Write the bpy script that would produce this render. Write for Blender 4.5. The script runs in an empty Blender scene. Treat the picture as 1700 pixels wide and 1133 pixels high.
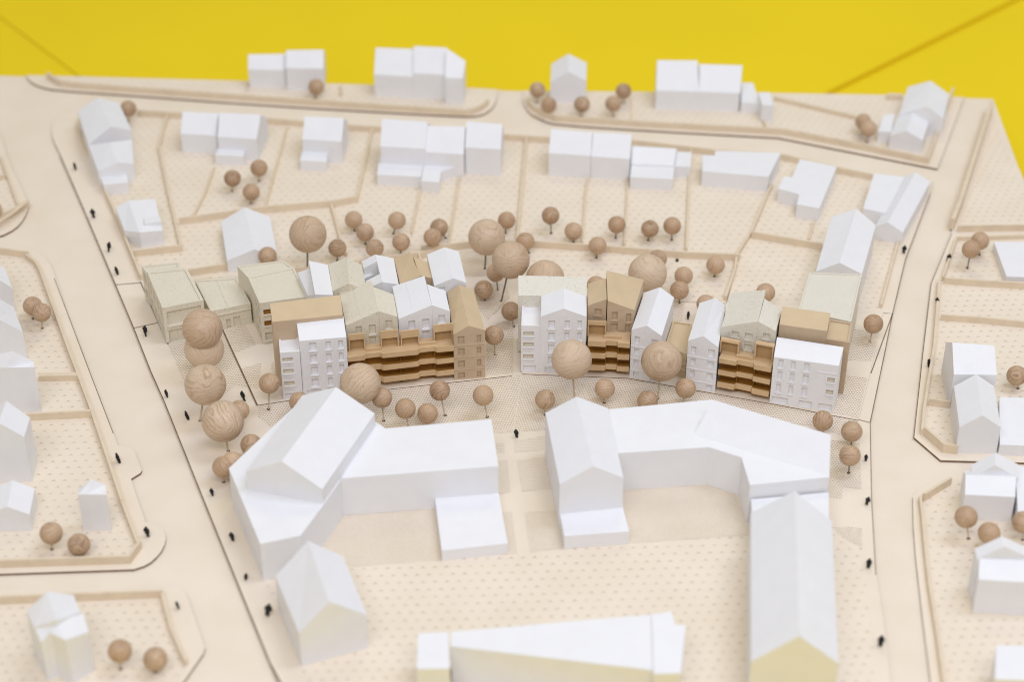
import bpy, bmesh, math, random
from mathutils import Vector, Matrix
from mathutils.geometry import tessellate_polygon
random.seed(7)
D = bpy.data
S = bpy.context.scene
COL = S.collection
# ------------------------------------------------------------------ camera (1 unit = 1 cm of the model)
PITCH = math.radians(34.2)
FPX = 3180.0                      # focal length in pixels of the 1700 px wide photograph
CAM = Vector((0, -81.7, 55.5))
ROLL = math.radians(0.2)
cam_d = D.cameras.new('camera')
cam = D.objects.new('camera', cam_d)
COL.objects.link(cam)
cam.location = CAM
cam.rotation_euler = (Matrix.Rotation(math.pi / 2 - PITCH, 3, 'X') @ Matrix.Rotation(ROLL, 3, 'Z')).to_euler()
cam_d.sensor_width = 36
cam_d.lens = FPX / 1700 * 36
cam_d.clip_start = 1
cam_d.clip_end = 3000
cam_d.dof.use_dof = True
cam_d.dof.focus_distance = 95.0
cam_d.dof.aperture_fstop = 0.063
S.camera = cam
# ------------------------------------------------------------------ room light and an added front fill
W_ = D.worlds.new('World')
S.world = W_
W_.use_nodes = True
bg = W_.node_tree.nodes['Background']
bg.inputs[0].default_value = (1.0, 0.965, 0.93, 1)
bg.inputs[1].default_value = 0.47


def lamp(name, loc, target, sx, sy, power, color):
    l = D.lights.new(name, 'AREA')
    l.shape = 'RECTANGLE'
    l.size, l.size_y = sx, sy
    l.energy = power
    l.color = color
    o = D.objects.new(name, l)
    o.location = loc
    o.rotation_euler = (Vector(target) - Vector(loc)).to_track_quat('-Z', 'Y').to_euler()
    COL.objects.link(o)
    return o


lamp('ceiling_or_fill_lamp', (70, -5, 160), (5, -5, 0), 45, 90, 70000, (0.86, 0.955, 1.22))
lamp('ceiling_or_fill_lamp', (15, 120, 170), (0, 25, 0), 70, 60, 43000, (1.0, 0.965, 0.56))
lamp('ceiling_or_fill_lamp', (0, -100, 125), (0, 10, 0), 130, 40, 108000, (0.965, 0.97, 1.07))  # soft fill from the camera side, added to brighten the facades
S.view_settings.view_transform = 'Standard'
S.view_settings.look = 'None'
S.view_settings.exposure = 0.04
S.view_settings.gamma = 1.0
S.cycles.max_bounces = 8
S.cycles.filter_width = 1.1

# ------------------------------------------------------------------ measuring: photograph pixel -> point at a height
FWD = Vector((0, math.cos(PITCH), -math.sin(PITCH)))
UP = Vector((0, math.sin(PITCH), math.cos(PITCH)))
RT = Vector((1, 0, 0))
cr, sr = math.cos(ROLL), math.sin(ROLL)


def ray(px, py):
    a, b = (px - 850) / FPX, (566.5 - py) / FPX
    return FWD + RT * (a * cr - b * sr) + UP * (a * sr + b * cr)


def P(px, py, z=0.0):
    d = ray(px, py)
    return CAM + d * ((z - CAM.z) / d.z)


def pix(v):
    q = Vector(v) - CAM
    f = q.dot(FWD)
    a, b = q.dot(RT) / f, q.dot(UP) / f
    return 850 + FPX * (a * cr + b * sr), 566.5 - FPX * (-a * sr + b * cr)


def H(bx, by, ty, z0=0.13):
    """height of a vertical edge standing on pixel (bx,by) whose top shows at row ty"""
    g = P(bx, by, z0)
    lo, hi = z0, 15.0
    for _ in range(40):
        m = (lo + hi) / 2
        if pix((g.x, g.y, m))[1] > ty:
            lo = m
        else:
            hi = m
    return lo


def on_plane(px, py, A, B):
    """pixel onto the vertical plane through A and B"""
    n = Vector((B.y - A.y, A.x - B.x, 0))
    d = ray(px, py)
    return CAM + d * ((A - CAM).dot(n) / d.dot(n))


def slope_pt(A, B, px, py, t):
    """point of a roof plane rising from the eave A-B with slope t, seen at a pixel"""
    e = (B - A).to_2d().normalized()
    lo, hi = A.z, A.z + 5
    for _ in range(40):
        m = (lo + hi) / 2
        q = P(px, py, m)
        w = (q - A).to_2d()
        dist = abs(e.x * w.y - e.y * w.x)
        if m - A.z < t * dist:
            lo = m
        else:
            hi = m
    return P(px, py, lo)


# ------------------------------------------------------------------ materials
class NT:
    def __init__(self, name, rough=0.6, spec=0.3):
        self.m = D.materials.new(name)
        self.m.use_nodes = True
        self.n = self.m.node_tree.nodes
        self.l = self.m.node_tree.links
        self.b = self.n['Principled BSDF']
        self.b.inputs['Roughness'].default_value = rough
        self.b.inputs['Specular IOR Level'].default_value = spec

    def node(self, t, **kw):
        o = self.n.new(t)
        for k, v in kw.items():
            setattr(o, k, v)
        return o

    def plug(self, sock, v):
        if isinstance(v, bpy.types.NodeSocket):
            self.l.new(v, sock)
        else:
            sock.default_value = v

    def math(self, op, a, b=0.0, c=0.0):
        o = self.node('ShaderNodeMath', operation=op)
        for s, v in zip(o.inputs, (a, b, c)):
            self.plug(s, v)
        return o.outputs[0]

    def mix(self, f, a, b):
        o = self.node('ShaderNodeMix', data_type='RGBA')
        self.plug(o.inputs[0], f)
        for s, v in ((o.inputs[6], a), (o.inputs[7], b)):
            self.plug(s, (*v, 1) if isinstance(v, tuple) else v)
        return o.outputs[2]

    def noise(self, vec, scale, detail=3.0, rough=0.5):
        o = self.node('ShaderNodeTexNoise')
        self.plug(o.inputs['Vector'], vec)
        o.inputs['Scale'].default_value = scale
        o.inputs['Detail'].default_value = detail
        o.inputs['Roughness'].default_value = rough
        return o.outputs[0]

    def ramp(self, f, lo, hi):
        o = self.node('ShaderNodeMapRange')
        self.plug(o.inputs[0], f)
        o.inputs[1].default_value, o.inputs[2].default_value = lo, hi
        return o.outputs[0]

    def geo(self):
        return self.node('ShaderNodeNewGeometry').outputs['Position']

    def bump(self, h, strength, dist):
        o = self.node('ShaderNodeBump')
        o.inputs['Strength'].default_value = strength
        o.inputs['Distance'].default_value = dist
        self.plug(o.inputs['Height'], h)
        self.l.new(o.outputs[0], self.b.inputs['Normal'])

    def color(self, c):
        self.plug(self.b.inputs['Base Color'], (*c, 1) if isinstance(c, tuple) else c)


CREAM = (0.795, 0.703, 0.572)


def rot_xy(k, pos, ang):
    s = k.node('ShaderNodeSeparateXYZ')
    k.l.new(pos, s.inputs[0])
    c_, s_ = math.cos(ang), math.sin(ang)
    x = k.math('ADD', k.math('MULTIPLY', s.outputs[0], c_), k.math('MULTIPLY', s.outputs[1], s_))
    y = k.math('ADD', k.math('MULTIPLY', s.outputs[0], -s_), k.math('MULTIPLY', s.outputs[1], c_))
    return x, y


def lattice(k, pos, ang, sx, sy, stagger):
    x, y = rot_xy(k, pos, ang)
    ys = k.math('DIVIDE', y, sy)
    row = k.math('FLOOR', ys)
    xs = k.math('ADD', k.math('DIVIDE', x, sx), k.math('MULTIPLY', k.math('MODULO', k.math('ADD', row, 1000), 2), stagger))
    fx = k.math('MULTIPLY', k.math('SUBTRACT', k.math('FRACT', xs), 0.5), sx)
    fy = k.math('MULTIPLY', k.math('SUBTRACT', k.math('FRACT', ys), 0.5), sy)
    cid = k.node('ShaderNodeCombineXYZ')
    k.l.new(k.math('FLOOR', xs), cid.inputs[0])
    k.l.new(row, cid.inputs[1])
    wn = k.node('ShaderNodeTexWhiteNoise', noise_dimensions='2D')
    k.l.new(cid.outputs[0], wn.inputs['Vector'])
    return fx, fy, wn.outputs[0]


def board_base(k):
    p = k.geo()
    n1 = k.noise(p, 0.35, 4)
    n2 = k.noise(p, 14, 3)
    c = k.mix(k.ramp(n1, 0.3, 0.7), (CREAM[0] * .97, CREAM[1] * .955, CREAM[2] * .93), (CREAM[0] * 1.02, CREAM[1] * 1.02, CREAM[2] * 1.03))
    c = k.mix(k.ramp(n2, 0.62, 0.8), c, (CREAM[0] * .9, CREAM[1] * .86, CREAM[2] * .8))
    return p, c, n2


def mat_board(name):
    k = NT(name, 0.75, 0.2)
    p, c, n2 = board_base(k)
    k.color(c)
    k.bump(n2, 0.12, 0.02)
    return k.m


def mat_lawn(name, ang=0.045):
    k = NT(name, 0.75, 0.2)
    p, c, n2 = board_base(k)
    fx, fy, r = lattice(k, p, ang, 0.518, 0.485, 0.5)
    ax = k.math('ABSOLUTE', fx)
    # engraved tuft: a burnt dot with two slanting strokes
    d2 = k.math('SQRT', k.math('ADD', k.math('POWER', k.math('DIVIDE', fx, 1.25), 2), k.math('POWER', fy, 2)))
    dot = k.ramp(d2, 0.062, 0.024)
    st = k.math('ABSOLUTE', k.math('ADD', k.math('ADD', fy, k.math('MULTIPLY', ax, 0.62)), -0.004))
    stroke = k.math('MULTIPLY', k.ramp(st, 0.034, 0.006), k.math('LESS_THAN', ax, 0.125))
    m = k.math('MAXIMUM', dot, k.math('MULTIPLY', stroke, 0.55))
    m = k.math('MULTIPLY', m, k.math('MULTIPLY_ADD', r, 0.5, 0.5))
    k.color(k.mix(k.math('MULTIPLY', m, 0.58), c, (0.30, 0.185, 0.085)))
    k.bump(k.math('MULTIPLY', m, -1.0), 0.5, 0.03)
    return k.m


def mat_paving(name, ang, sx=0.132, sy=0.148, strength=0.72):
    k = NT(name, 0.75, 0.2)
    p, c, n2 = board_base(k)
    fx, fy, r = lattice(k, p, ang, sx, sy, 0.5)
    d2 = k.math('SQRT', k.math('ADD', k.math('POWER', k.math('DIVIDE', fx, 1.25), 2), k.math('POWER', fy, 2)))
    m = k.math('MULTIPLY', k.ramp(d2, 0.046, 0.024), k.math('MULTIPLY_ADD', r, 0.35, 0.65))
    k.color(k.mix(k.math('MULTIPLY', m, strength), c, (0.21, 0.13, 0.055)))
    k.bump(k.math('MULTIPLY', m, -1.0), 0.4, 0.03)
    return k.m


def mat_plain(name, col, rough=0.6, var=0.06, scale=3.0, spec=0.3, bump=0.0, bscale=20):
    k = NT(name, rough, spec)
    p = k.geo()
    n = k.noise(p, scale, 4)
    k.color(k.mix(k.ramp(n, 0.3, 0.7), tuple(c * (1 - var) for c in col), tuple(min(1, c * (1 + var)) for c in col)))
    if bump:
        k.bump(k.noise(p, bscale, 3), bump, 0.03)
    return k.m


def mat_print(name, col, specks=0.0, layer=0.25, var=0.015, rough=0.5):
    """3D printed plastic: fine horizontal layer lines, faint mottling, optional dark specks"""
    k = NT(name, rough, 0.35)
    p = k.geo()
    n = k.noise(p, 1.2, 4)
    c = k.mix(k.ramp(n, 0.3, 0.7), tuple(x * (1 - var) for x in col), tuple(min(1, x * (1 + var)) for x in col))
    s = k.node('ShaderNodeSeparateXYZ')
    k.l.new(p, s.inputs[0])
    if specks:
        sp = k.noise(p, 19, 2, 0.6)
        sp2 = k.noise(p, 26, 1)
        c = k.mix(k.math('MULTIPLY', k.ramp(sp, 0.60, 0.69), specks), c, (0.24, 0.21, 0.15))
        c = k.mix(k.math('MULTIPLY', k.ramp(sp2, 0.70, 0.76), specks), c, (0.20, 0.17, 0.12))
    wob = k.math('ADD', k.math('MULTIPLY', s.outputs[2], 2 * math.pi / 0.055), k.math('MULTIPLY', n, 3.0))
    lay = k.math('SINE', wob)
    d = k.math('SINE', k.math('MULTIPLY', k.math('ADD', s.outputs[0], k.math('MULTIPLY', s.outputs[1], 0.4)), 2 * math.pi / 0.075))
    k.color(c)
    h = k.math('ADD', k.math('MULTIPLY', lay, 0.6), k.math('ADD', k.math('MULTIPLY', d, 0.1), k.math('MULTIPLY', k.noise(p, 30, 2), 1.2)))
    k.bump(h, layer, 0.012)
    return k.m


def mat_wood(name, light, dark, scale):
    k = NT(name, 0.42, 0.35)
    tc = k.node('ShaderNodeTexCoord')
    oi = k.node('ShaderNodeObjectInfo')
    rnd = oi.outputs['Random']
    off = k.node('ShaderNodeCombineXYZ')
    # the log's heart lies outside most balls, so the rings show as arcs and flames
    k.l.new(k.math('MULTIPLY_ADD', k.math('FRACT', k.math('MULTIPLY', rnd, 7.31)), 1.9, 0.5), off.inputs[0])
    k.l.new(k.math('MULTIPLY', k.math('FRACT', k.math('MULTIPLY', rnd, 3.77)), 0.8), off.inputs[1])
    k.l.new(k.math('MULTIPLY', rnd, 9.0), off.inputs[2])
    add = k.node('ShaderNodeVectorMath', operation='ADD')
    k.l.new(off.outputs[0], add.inputs[0])
    k.l.new(tc.outputs['Object'], add.inputs[1])
    v = add.outputs[0]
    mp = k.node('ShaderNodeMapping')
    mp.inputs['Scale'].default_value = (1, 1, 0.4)
    k.l.new(v, mp.inputs[0])
    s = k.node('ShaderNodeSeparateXYZ')
    k.l.new(v, s.inputs[0])
    rad = k.math('SQRT', k.math('ADD', k.math('POWER', s.outputs[0], 2), k.math('POWER', s.outputs[1], 2)))
    warp = k.math('MULTIPLY', k.math('SUBTRACT', k.noise(mp.outputs[0], 1.1, 3), 0.5), 1.1)
    ph = k.math('MULTIPLY', k.math('ADD', rad, warp), scale)
    fr = k.math('FRACT', ph)
    line = k.math('POWER', fr, 3.5)
    tone2 = k.noise(mp.outputs[0], 0.9, 2)
    ring = k.math('ADD', k.math('MULTIPLY', k.math('MULTIPLY', line, 1.25), k.ramp(k.noise(mp.outputs[0], 2.3, 2), 0.25, 0.7)), k.math('MULTIPLY', k.ramp(tone2, 0.3, 0.7), 0.5))
    mp2 = k.node('ShaderNodeMapping')
    mp2.inputs['Scale'].default_value = (22, 22, 1.6)
    k.l.new(v, mp2.inputs[0])
    fib = k.noise(mp2.outputs[0], 1.0, 3)
    tone = k.math('MULTIPLY_ADD', k.math('FRACT', k.math('MULTIPLY', oi.outputs['Random'], 13.7)), 0.75, 0.5)
    f = k.math('ADD', k.math('MULTIPLY', ring, 0.62), k.math('MULTIPLY', k.ramp(fib, 0.35, 0.7), 0.30))
    f = k.math('MULTIPLY', f, tone)
    # every ball is turned from another piece: some paler, some redder and darker
    piece = k.math('MULTIPLY', k.math('FRACT', k.math('MULTIPLY', rnd, 23.1)), 0.45)
    body = k.mix(piece, light, (light[0] * .72, light[1] * .60, light[2] * .50))
    k.color(k.mix(f, body, dark))
    k.plug(k.b.inputs['Roughness'], k.math('MULTIPLY_ADD', fib, 0.2, 0.34))
    k.bump(fib, 0.08, 0.02)
    return k.m


M = {}
M['board'] = mat_board('cream_board')
M['lawn'] = mat_lawn('engraved_lawn_board')
M['pave_l'] = mat_paving('perforated_board_left', 0.16)
M['pave_r'] = mat_paving('perforated_board_right', -0.2)
M['pave_f'] = mat_paving('perforated_board_front', 0.05, 0.115, 0.12, 0.36)
M['burnt'] = mat_plain('laser_burnt_edge', (0.20, 0.125, 0.07), 0.8, 0.3, 2.0)
M['kerb'] = mat_plain('laser_cut_edge', (0.42, 0.31, 0.19), 0.8, 0.2, 2.0)
M['wallcard'] = mat_plain('cream_card_strip', (0.715, 0.60, 0.445), 0.75, 0.05, 1.5, 0.2, 0.15, 12)
M['white'] = mat_print('white_print', (0.80, 0.80, 0.81), layer=0.17)
M['whitef'] = mat_print('white_print_fine', (0.80, 0.79, 0.79), layer=0.22)
M['speck'] = mat_print('speckled_print', (0.715, 0.66, 0.53), specks=0.7, layer=0.1)
M['speckp'] = mat_print('pale_speckled_print', (0.725, 0.685, 0.585), specks=0.7, layer=0.1)
M['niche'] = mat_print('shaded_niche_print', (0.44, 0.285, 0.135), layer=0.3, var=0.08)  # tan darkened in the colour itself for the shade under the slabs
M['tan'] = mat_print('tan_print', (0.60, 0.465, 0.29), layer=0.1, var=0.04)
M['tanw'] = mat_print('tan_wall_print', (0.54, 0.41, 0.275), layer=0.3, var=0.05)
M['balc'] = mat_print('caramel_print', (0.625, 0.44, 0.245), layer=0.4, var=0.07)
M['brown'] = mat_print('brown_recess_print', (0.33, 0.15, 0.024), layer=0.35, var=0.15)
M['wood_s'] = mat_wood('walnut_ball', (0.64, 0.465, 0.305), (0.17, 0.085, 0.038), 4.2)
M['wood_b'] = mat_wood('beech_ball', (0.70, 0.555, 0.40), (0.36, 0.225, 0.125), 4.6)
M['pin'] = mat_plain('pale_wood_pin', (0.55, 0.45, 0.33), 0.5, 0.1)
M['pinD'] = mat_plain('dark_metal_pin', (0.16, 0.135, 0.11), 0.35, 0.1)
M['hole'] = mat_plain('burnt_pin_hole', (0.03, 0.02, 0.012), 0.8, 0.2)
M['black'] = mat_plain('black_print', (0.012, 0.012, 0.015), 0.5, 0.2)
M['yellow'] = mat_plain('yellow_panel', (0.84, 0.63, 0.014), 0.7, 0.02, 0.08, 0.08)

# ------------------------------------------------------------------ object helpers


def mesh_obj(name, verts, faces, mat, parent=None, loc=Vector((0, 0, 0)), smooth=False):
    me = D.meshes.new(name)
    me.from_pydata([tuple(Vector(v) - loc) for v in verts], [], faces)
    bm = bmesh.new()
    bm.from_mesh(me)
    bmesh.ops.recalc_face_normals(bm, faces=bm.faces)
    bm.to_mesh(me)
    bm.free()
    if smooth:
        me.polygons.foreach_set('use_smooth', [True] * len(me.polygons))
    me.materials.append(mat)
    o = D.objects.new(name, me)
    COL.objects.link(o)
    if parent:
        o.parent = parent
    else:
        o.location = loc
    return o


class Thing:
    def __init__(self, name, label, cat, loc, group=None):
        self.loc = Vector(loc)
        self.o = D.objects.new(name, None)
        self.o.empty_display_size = 0.3
        self.o.location = self.loc
        COL.objects.link(self.o)
        self.o['label'] = label
        self.o['category'] = cat
        if group:
            self.o['group'] = group

    def part(self, name, verts, faces, mat, parent=None, smooth=False):
        return mesh_obj(name, verts, faces, mat, parent or self.o, self.loc, smooth)


def tag(o, label, cat, group=None):
    o['label'] = label
    o['category'] = cat
    if group:
        o['group'] = group
    return o


def structure(o, label=None):
    o['kind'] = 'structure'
    if label:
        o['label'] = label
    return o


def area2(pts):
    return sum(pts[i][0] * pts[(i + 1) % len(pts)][1] - pts[(i + 1) % len(pts)][0] * pts[i][1] for i in range(len(pts)))


def sheet(name, pts, z, mat, parent=None):
    v = [Vector((p.x, p.y, z)) for p in pts]
    t = tessellate_polygon([v])
    return mesh_obj(name, v, [tuple(f) for f in t], mat, parent)


def slab(name, pts, z0, z1, mat, side, parent=None):
    """flat plate with burnt edges: top one material, sides another"""
    n = len(pts)
    if area2([(p.x, p.y) for p in pts]) < 0:
        pts = pts[::-1]
    top = [Vector((p.x, p.y, z1)) for p in pts]
    bot = [Vector((p.x, p.y, z0)) for p in pts]
    fs = [tuple(f) for f in tessellate_polygon([top])]
    nt = len(fs)
    fs += [(i, (i + 1) % n, n + (i + 1) % n, n + i) for i in range(n)]
    o = mesh_obj(name, top + bot, fs, mat, parent)
    o.data.materials.append(side)
    for p in o.data.polygons:
        if p.index >= nt:
            p.material_index = 1
    return o


def box_verts(A, d, n, u0, u1, w0, w1, z0, z1):
    """box in the frame of a facade: u along d, w along n (inward positive)"""
    vs = []
    for z in (z0, z1):
        for u, w in ((u0, w0), (u1, w0), (u1, w1), (u0, w1)):
            q = A.to_2d() + d * u + n * w
            vs.append(Vector((q.x, q.y, z)))
    return vs


BOXF = [(0, 1, 2, 3), (4, 5, 6, 7), (0, 1, 5, 4), (1, 2, 6, 5), (2, 3, 7, 6), (3, 0, 4, 7)]


def window(t, A, d, n, w, mat, opts):
    u0, u1, z0, z1 = w[:4]
    o_ = dict(opts)
    if len(w) > 4:
        o_.update(w[4])
    dp = o_.get('depth', 0.06)
    vs = box_verts(A, d, n, u0, u1, 0, dp, z0, z1)
    fs = [(0, 1, 2, 3), (4, 5, 6, 7), (1, 2, 6, 5), (2, 3, 7, 6), (3, 0, 4, 7)]
    wo = t.part('window', vs, fs, o_.get('wm', mat))
    pane = o_.get('pane')
    if pane:
        wo.data.materials.append(pane)
        wo.data.polygons[3].material_index = 1
    if o_.get('sill', True):
        e = 0.03
        t.part('sill', box_verts(A, d, n, u0 - e, u1 + e, -0.065, 0.012, z0 - 0.075, z0 + 0.004), BOXF, o_.get('sillmat', mat), wo)
    for q in o_.get('lips', ()):
        t.part('sill', box_verts(A, d, n, u0 - 0.02, u1 + 0.02, -0.04, 0.01, z0 - q - 0.05, z0 - q), BOXF, mat, wo)


def facade(t, chain, base_z, wins, mat, frac=False, name='wall', **opts):
    A, B = chain[0], chain[-1]
    d = (B - A).to_2d()
    L = d.length
    d.normalize()
    n = Vector((-d.y, d.x))
    outline = [(0, base_z), (L, base_z)] + [((c - A).to_2d().dot(d), c.z) for c in reversed(chain)]
    ws = []
    for w in wins:
        w = list(w)
        if opts.get('px'):
            a, b = on_plane(w[0], w[1], A, B), on_plane(w[2], w[3], A, B)
            w[:4] = [(a - A).to_2d().dot(d), (b - A).to_2d().dot(d), b.z, a.z]
        elif frac:
            w[0] *= L
            w[1] *= L
        w[0] = max(w[0], 0.02)
        w[1] = min(w[1], L - 0.02)
        ws.append(w)
    polys = [[Vector((u, z, 0)) for u, z in outline]]
    for w in ws:
        polys.append([Vector((w[0], w[2], 0)), Vector((w[0], w[3], 0)), Vector((w[1], w[3], 0)), Vector((w[1], w[2], 0))])
    flat = [v for pl in polys for v in pl]
    tri = tessellate_polygon(polys)
    vs = []
    for v in flat:
        q = A.to_2d() + d * v.x
        vs.append(Vector((q.x, q.y, v.y)))
    t.part(name, vs, [tuple(f) for f in tri], mat)
    for w in ws:
        window(t, A, d, n, w, mat, opts)


def vol(t, top, faces, base_z, mat, roofmat=None, fronts=(), roof='roof', wall='wall'):
    """solid under a roof surface: the roof and the walls dropped from its rim"""
    roofmat = roofmat or mat
    fs = []
    for f in faces:
        f = list(f)
        if area2([(top[i].x, top[i].y) for i in f]) < 0:
            f.reverse()
        fs.append(f)
    edges = [(f[i], f[(i + 1) % len(f)]) for f in fs for i in range(len(f))]
    eset = set(edges)
    rim = [e for e in edges if (e[1], e[0]) not in eset]
    t.part(roof, top, [tuple(f) for f in fs], roofmat)
    skip = set()
    for chain, wins, opts in fronts:
        for a, b in zip(chain, chain[1:]):
            skip.add((a, b))
        facade(t, [top[i] for i in chain], base_z, wins, mat, **opts)
    vs, wf = [], []
    for a, b in rim:
        if (a, b) in skip:
            continue
        k = len(vs)
        vs += [top[a], top[b], Vector((top[b].x, top[b].y, base_z)), Vector((top[a].x, top[a].y, base_z))]
        wf.append((k, k + 1, k + 2, k + 3))
    if wf:
        me = t.part(wall, vs, wf, mat)
        bm = bmesh.new()
        bm.from_mesh(me.data)
        bmesh.ops.remove_doubles(bm, verts=bm.verts, dist=1e-4)
        bmesh.ops.recalc_face_normals(bm, faces=bm.faces)
        bm.to_mesh(me.data)
        bm.free()


def flat(t, pts, z, base=0.12, mat=None, fronts=(), roofmat=None, rim=0.0, rimw=0.12):
    top = [P(x, y, z) for x, y in pts]
    vol(t, top, [tuple(range(len(top)))], base, mat or M['white'], roofmat, fronts)
    if rim:
        parapet(t, top, z, rim, rimw, mat or M['white'])
    return top


def parapet(t, top, z, h, w, mat):
    n = len(top)
    if area2([(p.x, p.y) for p in top]) < 0:
        top = top[::-1]
    inner = []
    for i in range(n):
        p, a, b = top[i].to_2d(), top[i - 1].to_2d(), top[(i + 1) % n].to_2d()
        d1, d2 = (p - a).normalized(), (b - p).normalized()
        n1, n2 = Vector((-d1.y, d1.x)), Vector((-d2.y, d2.x))
        m = (n1 + n2)
        m = m * (w / max(0.3, m.dot(n1)))
        q = p + m
        inner.append(Vector((q.x, q.y, z)))
    o0 = [Vector((p.x, p.y, z)) for p in top]
    o1 = [Vector((p.x, p.y, z + h)) for p in top]
    i1 = [Vector((p.x, p.y, z + h)) for p in inner]
    i0 = [Vector((p.x, p.y, z - 0.01)) for p in inner]
    fs = []
    for i in range(n):
        j = (i + 1) % n
        fs += [(i, j, n + j, n + i), (n + i, n + j, 2 * n + j, 2 * n + i), (2 * n + i, 2 * n + j, 3 * n + j, 3 * n + i)]
    t.part('parapet', o0 + o1 + i1 + i0, fs, mat)


def gable_side(t, eL, eR, rL, rR, z, base=0.12, s=0.72, mat=None, wins=None, **opts):
    """gable house seen from its eaves side: front eave, ridge behind it, rear slope mirrored"""
    A, B = P(*eL, z), P(*eR, z)
    r1, r2 = slope_pt(A, B, *rL, s), slope_pt(A, B, *rR, s)
    zr = (r1.z + r2.z) / 2
    r1, r2 = P(*rL, zr), P(*rR, zr)
    b1, b2 = r1 * 2 - A, r2 * 2 - B
    b1.z = b2.z = z
    fr = [((0, 1), wins, opts)] if wins else ()
    vol(t, [A, B, r2, r1, b2, b1], [(0, 1, 2, 3), (3, 2, 4, 5)], base, mat or M['white'], fronts=fr)
    return A, B


def gable_end(t, eL, ap, eR, rb, zL, zR=None, base=0.12, mat=None, bL=None, bR=None, zb=None, wins=None, roofmat=None, **opts):
    """gable house seen from its gable: front eaves, apex on the same plane, ridge running back to pixel rb"""
    zR = zL if zR is None else zR
    A, B = P(*eL, zL), P(*eR, zR)
    T = on_plane(*ap, A, B)
    Rb = P(*rb, zb or T.z)
    sh = Rb - T
    L_ = P(*bL, zL) if bL else Vector((A.x + sh.x, A.y + sh.y, zL))
    R_ = P(*bR, zR) if bR else Vector((B.x + sh.x, B.y + sh.y, zR))
    fr = [((0, 1, 2), wins, opts)] if wins else ()
    vol(t, [A, T, B, R_, Rb, L_], [(0, 1, 4, 5), (1, 2, 3, 4)], base, mat or M['white'], roofmat, fronts=fr)
    return A, T, B, Rb


def generic(t, pts, faces, base=0.12, mat=None, **kw):
    top = [P(*p) for p in pts]
    vol(t, top, faces, base, mat or M['white'], **kw)
    return top


def strip_wall(name, pts, h, w, label, base=0.12, mat=None, side=1, group='low card walls round the plots'):
    """thin standing strip following a line measured along its near foot"""
    p = [P(x, y, base).to_2d() for x, y in pts]
    n = len(p)
    off = []
    for i in range(n):
        ds = []
        if i > 0:
            ds.append((p[i] - p[i - 1]).normalized())
        if i < n - 1:
            ds.append((p[i + 1] - p[i]).normalized())
        ns = [Vector((-d.y, d.x)) for d in ds]
        m = sum(ns, Vector((0, 0)))
        m = m * (w / max(0.35, m.dot(ns[0])))
        off.append(p[i] + m * side)
    vs, fs = [], []
    for i in range(n):
        a, b = p[i], off[i]
        hh = h * (1 + random.uniform(-.04, .04))
        vs += [Vector((a.x, a.y, base)), Vector((a.x, a.y, base + hh)), Vector((b.x, b.y, base + hh)), Vector((b.x, b.y, base))]
    for i in range(n - 1):
        k, j = 4 * i, 4 * i + 4
        fs += [(k, k + 1, j + 1, j), (k + 1, k + 2, j + 2, j + 1), (k + 2, k + 3, j + 3, j + 2)]
    fs += [(0, 1, 2, 3), tuple(4 * (n - 1) + q for q in (0, 1, 2, 3))]
    loc = Vector((p[0].x, p[0].y, base))
    o = mesh_obj(name, vs, fs, mat or M['wallcard'], None, loc)
    return tag(o, label, 'wall', group)


def px(pts, z=0.0):
    return [P(x, y, z) for x, y in pts]


def smooth_poly(pts, it=2, closed=False):
    """Chaikin rounding for curved outlines"""
    for _ in range(it):
        q = [pts[0]]
        for a, b in zip(pts, pts[1:]):
            q += [(a[0] * .75 + b[0] * .25, a[1] * .75 + b[1] * .25), (a[0] * .25 + b[0] * .75, a[1] * .25 + b[1] * .75)]
        q.append(pts[-1])
        pts = q
    return pts


# PART2
# ================================================================== SETTING
# ---- yellow floor of three panels with open joints
ZF = -4.0
fX, fr_, fl_ = P(654, 518, ZF), P(1690, 0, ZF), P(30, 50, ZF)
dr = (fr_ - fX).to_2d().normalized()
dl = (fl_ - fX).to_2d().normalized()
floor = structure(sheet('floor', [Vector(p) for p in ((-700, -500, 0), (700, -500, 0), (700, 900, 0), (-700, 900, 0))], ZF - 0.34, M['yellow']))


def panel(pts, sh):
    q = [Vector((p[0] + sh[0], p[1] + sh[1], 0)) for p in pts]
    return slab('panel', q, ZF - 0.3, ZF, M['yellow'], M['yellow'], floor)


far_r, far_l = fX.to_2d() + dr * 600, fX.to_2d() + dl * 600
fx2 = fX.to_2d()
panel([fx2, far_r, far_l], (-0.22, 0.30))
panel([fx2, (fx2.x, -480), (680, -480), (680, far_r.y), far_r], (0.22, -0.28))
panel([fx2, far_l, (-680, far_l.y), (-680, -480), (fx2.x, -480)], (-0.22 - dl.y * .11, 0.30 + dl.x * .11))

# ---- base board carrying the streets
board = structure(slab('base_board', px([(-420, 116), (0, 125.5), (411, 136), (773, 147), (850, 151), (1284, 156), (1472, 159), (1647, 164),
                                         (2030, 1204), (850, 1208), (-420, 1202)]), -1.2, 0.0, M['board'], M['kerb']))
ZP = 0.12


def plate(pts, side='burnt', z=ZP):
    return structure(slab('pavement', px(pts, 0.0 if z == ZP else z), 0.002, z, M['board'], M[side]))


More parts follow.
